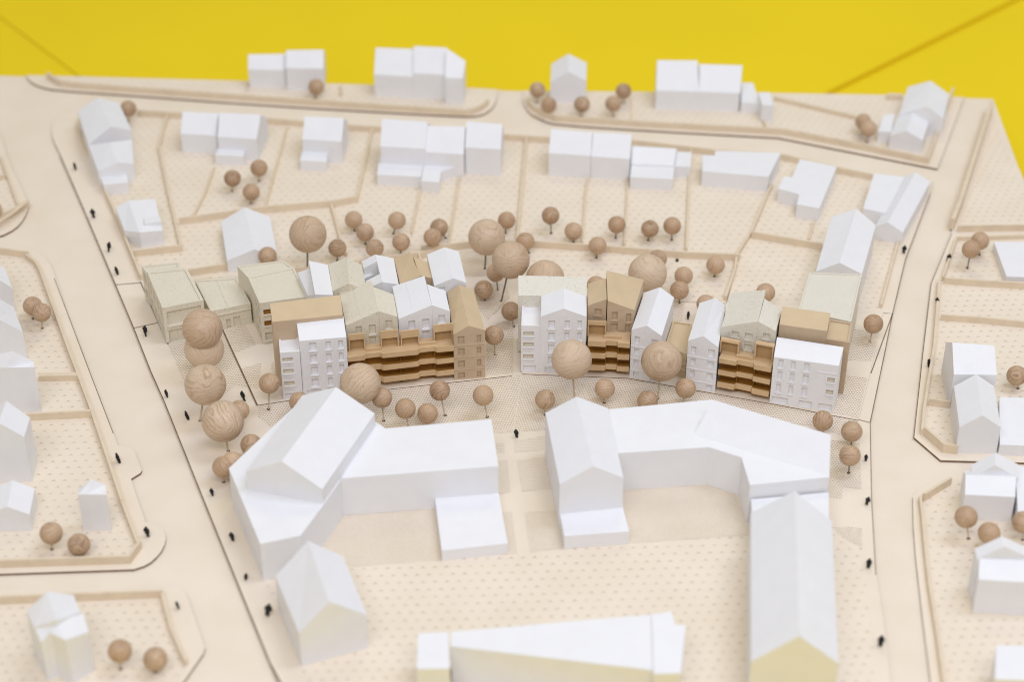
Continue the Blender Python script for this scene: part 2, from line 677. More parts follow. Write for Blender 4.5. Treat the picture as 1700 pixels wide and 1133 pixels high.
# A: back left block
A_out = smooth_poly([(43.7, 127), (50, 138), (66, 146), (93, 152), (212, 160), (450, 177.6), (770, 196), (800, 194), (818, 182), (825, 166), (825.5, 151)], 1)
plate(A_out + [(773, 148), (411, 137), (150, 130)])
B_out = smooth_poly([(869, 153), (868, 172), (878, 190), (903, 203.5), (924, 209), (1075, 219), (1292, 231)], 1) + [(1556, 283), (1600, 164)]
plate(B_out + [(1472, 160), (1284, 157)])
E_out = smooth_poly([(228, 175), (135, 176), (104, 188), (86, 210), (87, 232), (100, 258)], 2) + [(140, 350), (192, 473.5), (222, 545), (251.5, 620),
        (272.6, 667), (339, 833), (397, 976), (450, 1106), (487, 1172), (1482, 1172), (1476, 1120), (1467, 1039), (1454, 955), (1448.5, 886), (1447, 831), (1444.6, 702),
        (1470, 580), (1482, 520), (1489.6, 492), (1503, 431), (1515, 399), (1544, 322), (1548, 303), (1452, 283), (1388, 271), (1298, 249), (1186, 239), (850, 216)]
plate(E_out)
C_out = [(1648, 166), (1594, 345), (1584, 378), (1574, 399), (1558, 439), (1546, 471), (1533, 580), (1517, 730), (1561, 768), (1700, 772), (1900, 776), (1900, 760), (1690, 280)]
plate(C_out)
D_out = [(1579, 789), (1525, 818), (1515, 829), (1516, 880), (1520, 931), (1530.6, 1026), (1544, 1133), (1549, 1172), (2010, 1172), (1900, 800), (1700, 794)]
plate(D_out)
G_out = smooth_poly([(0, 219), (16, 275), (38, 318), (49, 345), (40, 367), (26, 383), (0, 396), (-60, 410)], 1)
plate(G_out + [(-220, 420), (-120, 219)])
H_out = smooth_poly([(-60, 407), (20, 408), (58, 417), (82, 436), (92, 462), (120, 545)], 1) + [(149.6, 620), (188, 720), (196, 743), (218, 748), (224, 753), (236, 785), (234, 789), (218, 799), (229, 833),
        (239.6, 862)] + smooth_poly([(242, 872), (262, 877), (275, 888), (276, 904), (266, 924), (246, 942), (222, 949.5)], 1) + [(0, 957), (-200, 962), (-260, 407)]
plate(H_out)
I_out = smooth_poly([(-120, 985), (285, 980), (306, 984), (314, 1002)], 1) + [(341, 1080), (338, 1090), (308, 1133), (282, 1170), (-200, 1168), (-180, 985)]
plate(I_out)

# ---- lawns (one sheet per plot block)
ZL = ZP + 0.006


def lawn(pts, z=ZL):
    return structure(sheet('lawn', px(pts, ZP), z, M['lawn']))


lawn([(84, 134), (100, 141), (400, 163), (749, 187), (785, 184), (808, 168), (812, 153), (773, 150), (411, 138.5), (150, 132)])
lawn([(878, 157), (880, 172), (890, 184), (924, 199), (1080, 208), (1298, 221), (1540, 269), (1584, 166), (1472, 162), (1284, 159)])
lawn([(130, 205), (150, 194), (230, 190), (450, 202), (850, 231), (1051, 241), (1186, 252), (1298, 262), (1388, 284), (1450, 296), (1528, 312),
      (1492, 405), (1464, 512), (1459, 519), (1410, 520), (1325, 505), (1206, 505), (1150, 500), (900, 470), (720, 418), (470, 454), (366, 470), (300, 448), (236, 462), (190, 358), (172, 315)])
lawn([(577, 943), (733, 931), (880, 918), (1044, 903), (1247, 890), (1384, 878), (1398, 893), (1431, 911), (1436, 955), (1450, 1080), (1456, 1168), (525, 1168), (500, 1110), (440, 965), (500, 900)])
lawn([(1650, 190), (1601, 350), (1594, 378), (1800, 376), (1700, 320)])
lawn([(1593, 398), (1568, 468), (1562, 525), (1555, 580), (1543, 646), (1537, 717), (1566, 745), (1900, 750), (1800, 396)])
lawn([(1578, 799), (1537, 827), (1539, 880), (1543, 920), (1550, 981), (1560, 1045), (1574, 1133), (1580, 1168), (1990, 1168), (1850, 800)])
lawn([(0, 262), (14, 300), (29, 341), (10, 365), (-20, 380), (-200, 390), (-150, 262)])
lawn([(-100, 420), (40, 422), (60, 433), (68, 452), (116, 582), (152, 682), (204, 845), (226, 903), (208, 930), (0, 936), (-150, 940), (-200, 420)])
lawn([(-100, 1002), (120, 996), (268, 990), (284, 1052), (308, 1104), (278, 1164), (-150, 1164)])

# ---- raised plinths of the new buildings, paving fields and burnt cut lines
ZQ = 0.165


def plinth(pts):
    return structure(slab('plinth', px(pts, ZQ), ZP + 0.002, ZQ, M['board'], M['burnt']))


plinth([(427, 673), (487, 664), (649, 646), (850, 624), (851, 560), (800, 500), (720, 470), (560, 480), (447, 520), (371, 548)])
plinth([(867, 621), (1043, 628), (1300, 674), (1425, 698), (1444.5, 620), (1465, 521), (1400, 540), (1300, 540), (1150, 548), (1100, 520), (960, 500), (866, 540)])


def paving(pts, mat, z=None):
    return structure(sheet('paving', px(pts, ZP), z or ZL + 0.003, M[mat]))


paving([(279, 572), (320, 560), (371, 549), (414, 643), (388, 642), (372, 656), (340, 660), (307, 638)], 'pave_l')
paving([(430, 675), (487, 666), (649, 648), (850, 626), (866, 623), (858, 672), (851, 718), (830, 720), (620, 720), (480, 720), (445, 706), (428, 692)], 'pave_l')
paving([(867.5, 624), (1043, 630), (1300, 676), (1424, 700), (1410, 714), (1398, 723), (1340, 706), (1050, 706), (904, 715), (852.5, 718), (859.5, 672)], 'pave_r')
paving([(374, 549), (408, 541), (425, 574), (391, 587)], 'pave_l', ZQ + .006)
paving([(400, 613), (434, 604), (430, 646), (414, 646)], 'pave_l', ZQ + .006)
paving([(450, 606), (458, 600), (466, 640), (452, 625)], 'pave_l', ZQ + .006)
paving([(854, 733), (904, 724), (903, 748), (854, 752)], 'pave_f')
paving([(858, 765), (905, 760), (917, 813), (866, 817)], 'pave_f')
paving([(871, 852), (924, 847), (935, 911), (880, 918)], 'pave_f')
paving([(815, 738), (837, 736), (838, 752), (818, 754)], 'pave_f')
paving([(820, 766), (842, 764), (848, 818), (826, 821)], 'pave_f')
paving([(828, 852), (850, 850), (859, 920), (834, 923)], 'pave_f')
paving([(569, 858), (722, 845), (733.5, 931), (577, 943), (520, 930), (535, 907)], 'pave_f')
paving([(1035, 814), (1170, 805), (1221, 821), (1247, 889), (1044, 903), (1036, 860)], 'pave_f')
paving([(1375, 730), (1427, 737), (1430, 813), (1399, 810), (1398, 829), (1372, 827)], 'pave_r')
paving([(1380, 875), (1431, 877), (1431, 910), (1396, 892)], 'pave_r')
paving([(1414, 548), (1458, 550), (1446, 602), (1400, 599)], 'pave_r', ZQ + .006)
paving([(1395, 624), (1440, 629), (1424, 696), (1375, 686)], 'pave_r', ZQ + .006)
paving([(760, 418), (835, 415), (838, 457), (770, 459)], 'pave_l', ZL + .009)
paving([(821, 470), (841, 476), (846, 494), (810, 533), (785, 510), (790, 480)], 'pave_l', ZQ + .006)
paving([(807, 545), (852, 530), (850, 622), (808, 626)], 'pave_l', ZQ + .006)
paving([(322, 464), (396, 459), (430, 480), (340, 490)], 'pave_l', ZL + .009)
paving([(1110, 505), (1134, 505), (1131, 540), (1112, 538)], 'pave_r', ZQ + .006)


def cut_line(pts, z=ZP, w=0.05):
    p = [q.to_2d() for q in px(pts, z)]
    vs, fs = [], []
    for i, q in enumerate(p):
        d = (p[min(i + 1, len(p) - 1)] - p[max(i - 1, 0)]).normalized()
        n = Vector((-d.y, d.x)) * w / 2
        vs += [Vector((q.x + n.x, q.y + n.y, z)), Vector((q.x - n.x, q.y - n.y, z))]
    fs = [(2 * i, 2 * i + 1, 2 * i + 3, 2 * i + 2) for i in range(len(p) - 1)]
    return structure(mesh_obj('cut_line', vs, fs, M['burnt']))


for pts, z, w in [
    ([(192, 473), (233, 469.5)], ZP, .06), ([(222, 545), (262, 536)], ZP, .06), ([(233, 468), (279, 572)], ZP, .06),
    ([(370, 548), (427, 673)], ZQ + .002, .07), ([(1446, 620), (1482, 520.5), (1466, 520)], ZP, .05), ([(1444, 702), (1425, 697)], ZP, .05),
    ([(100, 258), (140, 350), (192, 473.5), (222, 545), (251.5, 620), (272.6, 667), (339, 833), (397, 976), (450, 1106), (474, 1166)], ZP, .05),
    ([(1444.6, 702), (1470, 580), (1482, 520), (1503, 431), (1515, 399), (1544, 322)], ZP, .04),
    ([(1454, 955), (1447, 831), (1444.6, 702)], ZP, .03), ([(1580, 388), (1546, 471), (1533, 580), (1517, 729)], ZP, .035),
    ([(90, 462), (149.6, 620), (188, 720)], ZP, .03),
    ([(1206, 503), (1224, 440)], ZP, .03), ([(1098, 500), (1205, 504)], ZP, .03), ([(1100, 430), (1101, 470)], ZP, .02),
]:
    cut_line(pts, z + .012, w)

# ---- low card walls round the plots
Wl = lambda pts, label, h=0.40, w=0.13, side=1, base=ZP, mat=None: strip_wall('plot_wall', pts, h, w, label, base, mat, side)
Wl(smooth_poly([(78, 129), (90, 138), (105, 145.5), (250, 156), (400, 167), (749, 190.5), (781, 192.5), (800, 184), (812, 174)], 1), 'long front wall of the back left block curving at both ends')
Wl([(565, 144), (566, 161)], 'tiny cross wall between the two back left house blocks', .25, .1)
Wl([(412, 138), (409, 152)], 'tiny cross wall just left of the stepped back left house', .15, .08)
Wl(smooth_poly([(874, 172), (884, 185), (921, 202)], 1) + [(1080, 212), (1300, 224), (1400, 243), (1541, 272.5)], 'long front wall of the back right block with a curved left end')
Wl([(1541, 272), (1583, 154)], 'right side wall of the back right block beside the corner house', .40, .13)
Wl([(1259, 187), (1273, 221)], 'short cross wall right of the stepped back right house', .22, .1)
Wl([(1284, 167), (1419, 199)], 'slanting rear wall behind the pair of trees in the back right block', .28, .12)
Wl([(1472, 166), (1498, 167)], 'short stub of wall left of the back right corner house', .35, .3)
Wl([(1047, 165), (1047, 199)], 'faint cross wall left of the wide back right house', .08, .08)
Wl([(228, 193), (442, 206), (577, 217), (850, 234), (911, 238), (1051, 243), (1186, 259), (1298, 266), (1388, 288), (1450, 300), (1528, 316)], 'long north wall running behind the second row of houses')
Wl(smooth_poly([(150, 195), (128, 202), (128, 222), (150, 266)], 1) + [(172, 318), (190, 360), (233, 466)], 'left street wall beside the long corner house', .34, .13)
Wl([(302, 412), (281, 322), (266, 248), (281, 191)], 'bent wall between the left corner house and the garden of three trees', .26, .12)
Wl([(222, 427), (304, 418)], 'short wall in front of the small low house on the left street')
Wl([(323, 362), (343, 322), (357, 282)], 'cross wall left of the three small garden trees', .2, .1)
Wl([(299, 374), (434, 355), (556, 344), (595, 336)], 'long slanting wall above the large left gabled house', .42)
Wl([(442, 348), (479, 212)], 'cross wall right of the three small garden trees', .2, .1)
Wl([(595, 332), (621, 214)], 'cross wall left of the big stepped row house', .26, .12)
Wl([(577, 426), (569, 407), (551, 340)], 'slanting wall between the big ball tree and the cluster of small trees', .24, .12)
Wl([(685, 390), (699, 319)], 'cross wall behind the cluster of small trees', .2, .1)
Wl([(747, 408), (760, 325), (765, 292)], 'cross wall below the right end of the stepped row house', .2, .1)
Wl([(860.6, 403), (866, 345), (876, 231)], 'cross wall left of the paired grey roofed house', .3, .13)
Wl([(968, 406), (974, 322), (978, 298)], 'cross wall under the middle of the paired house', .2, .1)
Wl([(1038, 410), (1043, 322), (1043, 300)], 'cross wall under the right end of the paired house', .22, .1)
Wl([(1141, 418), (1145, 325), (1149, 250)], 'dark edged cross wall right of three garden trees', .24, .12)
Wl([(1206, 500), (1222, 452), (1225, 428), (1250, 388), (1276, 325), (1283, 312)], 'bent cross wall right of the centre gardens', .3, .13)
Wl([(1247, 396), (1300, 405), (1364, 416)], 'short wall left of the white house next to the speckled flat roof', .42)
Wl([(700, 421), (755, 416), (800, 410), (890, 412), (1009, 420), (1140, 430), (1228, 434)], 'long wall behind the centre rows below the gardens', .42)
Wl([(1344, 401), (1353, 370)], 'short cross wall right of the stepped flat roofed house', .2, .1)
Wl([(1464, 512), (1492, 407), (1524, 330)], 'right street wall beside the two right gabled houses', .25, .12)
Wl([(1533, 336), (1541, 321), (1529, 308)], 'loose folded wall end at the right street corner', .35, .08)
Wl([(462, 462), (541, 452), (620, 440), (720, 427)], 'low rear wall of the little yards behind the left row', .42)
for i, (a, b, lab) in enumerate([((543, 463), (541, 446), 'leftmost divider of the little yards behind the left row'), ((597, 458), (595, 440), 'middle divider of the little yards behind the left row'),
                                 ((700, 441), (697, 428), 'rightmost divider of the little yards behind the left row')]):
    Wl([a, b], lab, .42, .1)
Wl([(306, 461), (380, 449)], 'short wall behind the low speckled link building', .42)
# right block
Wl([(1583, 382), (1597, 345), (1647, 186)], 'tall street wall on the far right running to the board edge', .75, .22)
Wl([(1590, 386), (1700, 384), (1800, 382)], 'upper wall of the narrow path on the right', .42)
Wl([(1588, 401), (1700, 397.5), (1800, 396)], 'lower wall of the narrow path on the right', .26)
Wl([(1566, 467), (1589, 401)], 'thin street wall left of the two right trees', .3, .12)
Wl([(1567, 472), (1632, 477), (1700, 481), (1800, 487)], 'wall below the pair of trees on the right', .40)
Wl([(1532, 723), (1535, 690), (1541, 650), (1552, 584), (1560, 480), (1562, 470)], 'bowed street wall beside the right valley roofed house', .36, .13)
Wl([(1562, 533), (1630, 538), (1700, 545), (1800, 552)], 'wall behind the right valley roofed house', .36)
Wl([(1532, 723), (1565, 752), (1589, 755)], 'angled front wall at the foot of the right valley roofed house', .50, .14)
Wl([(1541, 674), (1576, 679)], 'stub wall left of the right valley roofed house', .40)
Wl([(1534, 834), (1579, 806)], 'slanting wall at the corner of the lower right block', .45, .13)
Wl([(1572, 1160), (1556, 1047), (1545, 981), (1538, 920), (1533, 862), (1529, 832)], 'street wall of the lower right block', .28, .13)
# left blocks
Wl([(0, 264), (14, 303), (29, 344)], 'side wall of the upper left corner plot', .2, .12)
Wl([(-60, 305), (10, 298)], 'short cross wall in the upper left corner plot', .3, .12)
Wl([(-40, 393), (0, 371), (50, 343)], 'front wall of the upper left corner plot', .45, .12)
Wl([(-100, 423), (0, 423), (47, 429)], 'far wall of the left block', .40)
Wl([(206, 840), (153.5, 684), (116, 584), (70, 456), (62, 441), (46, 429)], 'long street wall of the left block', .34, .13)
Wl([(66, 634), (131, 633)], 'upper cross wall of the left block', .34, .3)
Wl([(40, 700), (100, 697), (153, 694)], 'lower cross wall of the left block', .40)
Wl([(232, 908), (206, 840)], 'lower end of the street wall of the left block', .3, .13)
Wl([(-100, 947), (0, 944), (217, 937), (236, 911)], 'front wall of the left block', .42)
Wl([(-100, 1008), (0, 1005), (124, 1000), (271, 994)], 'far wall of the lower left block', .42)
Wl([(312, 1106), (288, 1052), (272, 992)], 'street wall of the lower left block', .3, .13)
Wl([(-20, 383), (20, 357), (47, 336)], 'loose thin wood strip lying over the upper left corner plot', .06, .2, base=ZP + .46)
# ================================================================== WHITE MASSING HOUSES
def house(label, base, cat='model house', group='white printed neighbour houses'):
    return Thing('massing_house', label, cat, P(*base, ZP), group)


hz = H
# -- back left block
t = house('stepped white house with a small ball tree at its right front corner, back left', (474, 148))
gable_side(t, (412, 115), (473, 116), (412, 90), (474, 89), hz(412, 145, 115))
gable_side(t, (474, 112.5), (537, 114), (475, 83), (537.5, 82), hz(474, 149, 112.5))
t = house('large white house of three steps with a slanted right end, back middle', (684, 160))
gable_side(t, (621, 123), (686, 127), (623.7, 78.5), (687, 81), hz(621, 159, 123))
gable_side(t, (686, 121), (740, 124), (687, 76), (741.5, 78.6), hz(739, 166, 124))
z1 = hz(740, 172, 129)
generic(t, [(739, 129, z1), (768.5, 130, z1), (773, 101, z1 + .55), (741, 79.5, z1 + 1.25)], [(0, 1, 2, 3)])
# -- back right block
t = house('single white gabled house among five small ball trees at the back', (944, 172))
gable_end(t, (914, 136), (943, 119), (973.5, 134), (944, 89), hz(914, 171, 136))
t = house('wide white house with two flat annexes stepping down on its right, back right', (1160, 183))
zz = hz(1088, 181, 150)
gable_side(t, (1089.5, 150), (1161, 152), (1091, 99.5), (1158, 100), zz, s=.8)
gable_side(t, (1161, 152), (1228.5, 154.5), (1161, 106), (1232.5, 108), zz - .03, s=.7)
flat(t, [(1230, 170), (1261.6, 171), (1250, 137), (1231, 137)], hz(1230, 187, 170))
flat(t, [(1265.6, 174), (1284, 175), (1277.5, 153), (1259, 153)], hz(1283, 203, 175))
t = house('white house of two crossing gables in the far right corner', (1505, 250))
z0 = hz(1474, 246, 225)
gable_end(t, (1477.6, 225), (1505, 217), (1532, 233), (1518, 180), z0)
gable_end(t, (1493, 189), (1540, 177), (1566, 197), (1545, 134), hz(1558, 226, 197), bL=(1507, 144), bR=(1575.6, 156))
flat(t, [(1458, 218), (1480, 219), (1486, 189), (1467, 190)], hz(1458, 236, 218))

# -- second row
t = house('long white corner house with a low front box, left in the second row', (175, 300))
generic(t, [(129, 184, 1.5), (163, 162, 2.2), (198, 171, 1.5), (218, 216, 1.5), (184, 210, 2.2), (147, 240, 1.5)], [(0, 1, 4, 5), (1, 2, 3, 4)])
generic(t, [(147, 241, 1.42), (183, 236, 1.95), (219, 232, 1.42), (222, 272, 1.2), (196, 270, 1.7), (163, 284, 1.2)], [(0, 1, 4, 5), (1, 2, 3, 4)])
flat(t, [(172, 307), (213, 303), (208, 279), (163, 283)], hz(177, 324, 307))
t = house('double white house with a low annex behind the three small garden trees', (360, 262))
gable_side(t, (300, 222), (359.5, 225), (303, 185), (363, 188), hz(302, 252, 222))
gable_side(t, (361, 227), (426, 231), (364, 187), (433, 190), hz(413, 265, 230))
flat(t, [(357, 257), (404, 259.5), (408, 246), (363, 244.6)], hz(359, 272, 257))
t = house('small white house with a low annex, third from the left in the second row', (530, 275))
gable_side(t, (502, 231), (567, 235), (506, 193), (571, 195.6), hz(567, 271, 235))
flat(t, [(498, 266.5), (542, 269), (544, 252.5), (502, 250)], hz(498, 282, 266.5))
t = house('widest white row house of the second row, with stepped flat annexes in front', (705, 300))
zz = hz(770, 289, 245)
gable_side(t, (772, 244.6), (831.5, 248), (774.6, 201), (834, 206), zz)
gable_side(t, (706, 252.5), (770, 256), (710, 209), (772.5, 210), zz - .2)
gable_side(t, (631.6, 243), (706, 247), (634, 197), (710, 202), zz + .05)
flat(t, [(626, 290), (699, 293.5), (704, 264), (630, 259)], hz(626, 307, 290))
zz = hz(699, 317, 300)
flat(t, [(699, 300), (729.6, 303), (732, 282), (702, 279)], zz + .01)
flat(t, [(702, 281), (732, 285), (769, 272), (704, 267)], zz)
t = house('pair of grey roofed white houses in the middle of the second row', (978, 296))
gable_side(t, (911, 254), (981, 259), (915, 214), (983.6, 219), hz(910, 291, 254))
gable_side(t, (981.5, 259.5), (1046, 264), (984.5, 219.5), (1048.5, 222.5), hz(1043, 299, 264) + .02)
t = house('white house with a bright flat front roof and low right box, second row', (1080, 315))
gable_side(t, (1047.5, 272), (1119, 275), (1050, 243), (1122.6, 247), hz(1046, 313, 294) + .12, s=.5)
flat(t, [(1046, 294), (1117, 297.5), (1120, 275), (1048, 271.5)], hz(1046, 313, 294))
flat(t, [(1120, 276), (1146.5, 277), (1148, 252.5), (1124, 251.7)], hz(1145, 295, 277))
t = house('low white flat roofed house with a notched rear corner in the second row', (1220, 315))
flat(t, [(1166, 284), (1276, 293.5), (1296, 254), (1187.5, 250), (1187, 258), (1166, 257.5)], hz(1165, 309, 284))
t = house('white flat roofed house of zigzag outline near the right end of the second row', (1330, 355))
flat(t, [(1292, 313), (1327, 322.6), (1323, 339), (1360, 346), (1389, 277), (1328, 264), (1315, 294), (1301.6, 293)], hz(1320, 361, 339))
t = house('white gabled house with a flat side wing at the right street corner', (1470, 398))
zz = hz(1451, 396, 376)
gable_end(t, (1452.5, 376), (1473.7, 369), (1499, 386), (1520, 286), zz)
flat(t, [(1433, 346), (1470, 354), (1502, 294), (1451, 288)], zz + .25)
t = house('white gabled house touching the speckled flat roofed house on the right', (1392, 480))
gable_end(t, (1354.6, 451), (1394, 436.5), (1431, 455), (1422, 346.5), 2.1, bL=(1380, 360), bR=(1454, 374))
t = house('small low white house with a notched roof on the left street', (240, 405))
generic(t, [(192, 345, 1.0), (213, 333, 1.35), (257, 330, 1.3), (270, 383, 1.0), (232, 386, 1.15), (207, 383, .8)], [(0, 1, 4, 5), (1, 2, 3, 4)])
flat(t, [(240, 371), (268, 368), (264, 357), (239, 361)], 1.32, base=1.0)
t = house('white gabled house left of the big ball tree with a small tree at its front', (410, 445))
gable_end(t, (377, 433), (423, 414), (461, 428), (406, 344), hz(381.5, 452, 433), bL=(367, 368), bR=(448, 360))

# -- big white blocks in the foreground
t = house('big white foreground complex of a steep gabled block and flat wings, left', (560, 860), 'model building', 'white printed foreground buildings')
zf = hz(569, 857, 795)
A_, B_, C_ = (409, 783), (467.5, 766.6), (535, 813)
zg = zf + 1.0
gable_end(t, A_, B_, C_, (558, 643), zg, zg - .25, bL=(502, 657), bR=(622, 687), base=zf - .6)
flat(t, [(565, 795), (827.5, 774.6), (815.6, 696.5), (640, 712), (623, 700)], zf)
flat(t, [(733.5, 915), (843, 903), (827, 815), (722, 825)], hz(735, 932, 915))
flat(t, [(432, 904), (499, 890), (535, 842), (566, 797), (622, 705), (560, 655), (500, 665), (380, 778)], zf - .06)
t = house('white gabled house at the lower left end of the foreground complex', (560, 1090), 'model building', 'white printed foreground buildings')
gable_end(t, (496.6, 1052.7), (547, 1000), (609, 1022), (511, 899), hz(500.6, 1107, 1052.7), hz(612, 1077, 1022), bL=(457, 957), bR=(569, 924))
t = house('big white foreground complex with a bent flat wing round a paved court, right', (1035, 815), 'model building', 'white printed foreground buildings')
z2 = hz(1170, 805, 743)
za = hz(937, 912, 891)
gable_end(t, (929.4, 805), (985, 774.5), (1035, 794), (957, 659), z2 + .25, bL=(905.6, 686), bR=(1009, 678))
flat(t, [(937, 891), (1044.6, 883), (1032, 836), (928, 845)], za)
flat(t, [(1030, 753), (1177, 743), (1231, 760), (1245, 806), (1377, 793), (1378, 722), (1182, 664), (980, 683), (1000, 755)], z2)
Ae, Be = P(1152, 722, z2 + .01), P(1377, 790, z2 + .01)
R1, R2 = slope_pt(Ae, Be, 1186, 665, .8), slope_pt(Ae, Be, 1379, 723, .8)
b1, b2 = R1 + (R1 - Ae) * .3, R2 + (R2 - Be) * .3
b1.z = b2.z = z2 + .3
vol(t, [Ae, Be, R2, R1, b2, b1], [(0, 1, 2, 3), (3, 2, 4, 5)], z2 - .5, M['white'])
flat(t, [(1247, 830), (1376, 818), (1376, 880), (1252, 890)], z2 - .75)
t = house('long white gabled building standing in the lower right foreground', (1320, 1133), 'model building', 'white printed foreground buildings')
gable_end(t, (1247, 1100), (1327, 1057), (1391.6, 1103), (1319, 815.6), 2.7, bL=(1247, 852), bR=(1381, 866))
t = house('low white building cut off by the bottom edge, with a square box at its left', (900, 1180), 'model building', 'white printed foreground buildings')
flat(t, [(749, 1074), (1085.6, 1114), (1083, 1021), (749, 1050)], 2.1)
flat(t, [(1085, 1120), (1130.6, 1119), (1138.5, 1039.5), (1120, 1038), (1115, 1015.6), (1082, 1021.5)], 2.22)
flat(t, [(692, 1112), (747, 1111), (744, 1050), (694, 1053)], 2.0)

# -- left column of houses
lg = 'white houses along the left edge'
t = house('white gabled house cut off at the left edge, farthest up the left block', (-10, 500), group=lg)
gable_end(t, (-60, 470), (-18, 455), (20, 478), (-26, 425), 1.6, bL=(-70, 445), bR=(8, 446))
t = house('white house at the left edge beside the pair of small ball trees', (0, 590), group=lg)
gable_end(t, (-60, 560), (-2, 530), (38, 552), (-8, 492), 1.7, bL=(-74, 520), bR=(22, 510))
t = house('white house with a flat front box at the left edge above the upper cross wall', (20, 680), group=lg)
zz = hz(62, 684, 610)
generic(t, [(-60, 612, zz), (12, 611, zz + .02), (57, 610, zz), (55.6, 601, zz), (20, 583, zz + .75), (-50, 600, zz)], [(0, 1, 4, 5), (1, 2, 3, 4)], base=.12)
t = house('white gabled house at the left edge below the lower cross wall', (20, 780), group=lg)
gable_end(t, (-46, 728), (-3, 702), (40, 726), (10.6, 666), hz(46, 800, 726), bR=(50, 694))
flat(t, [(-60, 767 - 49), (29, 719), (28, 714), (-60, 714)], hz(30, 767, 719))
t = house('white gabled house at the left edge next to the smallest gabled house', (30, 882), group=lg)
gable_end(t, (-28, 857), (12, 842), (49, 855), (21, 798), hz(52, 882, 855), bR=(58, 812))
t = house('smallest white gabled house standing alone in the left block', (155, 882), group=lg)
zz = hz(131, 882, 822)
generic(t, [(129, 822, zz), (144, 821.5, zz + .05), (177, 822, zz), (175, 806, zz), (152, 796, zz + .5), (131, 812, zz)], [(0, 1, 4, 5), (1, 2, 3, 4)])
t = house('blurred white house with a folded roof in the lower left block', (110, 1120), group=lg)
zz = hz(80, 1133, 1070)
generic(t, [(44, 1016, zz + .2), (78, 983, zz + 1.0), (122, 989, zz + .2), (133, 1018, zz + .15), (94, 1031, zz + .75), (56, 1042, zz + .2)], [(0, 1, 4, 5), (1, 2, 3, 4)])
generic(t, [(57, 1041, zz + .15), (94, 1033, zz + .5), (138, 1019, zz + .1), (147, 1050, zz), (108.5, 1064, zz + .35), (84, 1052, zz + .3), (68, 1068, zz)], [(0, 1, 5, 6), (1, 4, 5), (1, 2, 3, 4)])

# -- right column of houses
rg = 'white houses along the right edge'
t = house('low white flat roofed house at the right edge beside the pair of trees', (1690, 471), group=rg)
flat(t, [(1671, 459), (1760, 463), (1750, 402), (1650, 402)], hz(1679, 471, 460) + .1)
t = house('white valley roofed house with a front gable and flat annex on the right', (1620, 753), group=rg)
zr = hz(1592, 753, 710)
gable_end(t, (1593, 710), (1631, 690), (1661.6, 710), (1620.6, 622), zr)
gable_side(t, (1583.5, 622), (1655, 623), (1581, 569), (1651, 574), zr + .45)
flat(t, [(1660, 739), (1790, 744), (1760, 663), (1659, 659.5)], hz(1660, 756, 739))
t = house('white house with a small gable behind it at the right edge, lower right block', (1640, 865), group=rg)
zr = hz(1622, 864.6, 824)
gable_side(t, (1602, 822), (1685.5, 826), (1603, 789), (1687, 792), zr, s=.5)
gable_end(t, (1612, 793), (1652, 773), (1690, 793), (1653, 752), zr + .15, base=.12)
flat(t, [(1690, 850), (1790, 852), (1780, 775), (1685, 775)], zr - .35)
t = house('white house with a front slope and rear gable below the three right trees', (1650, 1022), group=rg)
zr = hz(1613, 1018, 963)
gable_side(t, (1624.6, 963), (1740, 970), (1626, 928), (1740, 934), zr, s=.45)
gable_end(t, (1622, 929), (1667, 908), (1716, 930), (1663, 891), zr + .35)
t = house('white flat roofed house cut off in the lower right corner', (1680, 1150), group=rg)
flat(t, [(1652, 1129), (1780, 1133), (1770, 1074), (1653.6, 1072.5)], 1.9)
# ================================================================== NEW BUILDINGS IN THE CENTRE
ZB = 0.168
ng = 'printed new buildings in the centre'


def nb(name, label, base):
    return Thing(name, label, 'model building', P(*base, ZB), ng)


def frame(A, B):
    d = (B - A).to_2d()
    L = d.length
    d.normalize()
    return d, Vector((-d.y, d.x)), L


def ledge(t, A, B, z, mat, f0=0.0, f1=1.0, h=0.05, out=0.03):
    d, n, L = frame(A, B)
    t.part('ledge', box_verts(A, d, n, f0 * L - .004, f1 * L + .004, -out, 0.02, z - h, z), BOXF, mat)


def mono(t, eL, eR, zL, zR, rL, rR, s, mat, roofmat=None, wins=None, base=None, **opts):
    """single pitch: front eave, upper edge at the back"""
    A, B = P(*eL, zL), P(*eR, zR)
    r1, r2 = slope_pt(A, B, *rL, s), slope_pt(A, B, *rR, s)
    fr = [((0, 1), wins, opts)] if wins else ()
    vol(t, [A, B, r2, r1], [(0, 1, 2, 3)], ZB if base is None else base, mat, roofmat, fronts=fr)
    return A, B, r2, r1


SP, TN, WH = M['speck'], M['tan'], M['whitef']
# -- speckled corner building on the left street
t = nb('speckled_house', 'speckled grey flat roofed building with framed front, standing on the left street', (300, 566))
z = H(278, 570, 513.5, ZB)
grid = [(u, u + .14, a * z, b * z) for u in (.08, .31, .54, .77) for a, b in ((.12, .42), (.56, .88))]
flat(t, [(270, 513.5), (338, 500), (310, 447), (244.7, 453.5)], z, ZB, SP, rim=.07, rimw=.14, fronts=[
    ((0, 1), [(.08, .92, .52 * z, .9 * z), (.08, .92, .06 * z, .4 * z)], dict(frac=True, depth=.13, sill=True)),
    ((3, 0), grid, dict(frac=True, depth=.16, sill=False))])
flat(t, [(243, 454), (300, 448), (297.6, 436.5), (235, 443)], z - .1, ZB, SP, rim=.06, fronts=[((3, 0), [(.2, .8, .12 * z, .42 * z), (.2, .8, .55 * z, .85 * z)], dict(frac=True, depth=.14, sill=False))])
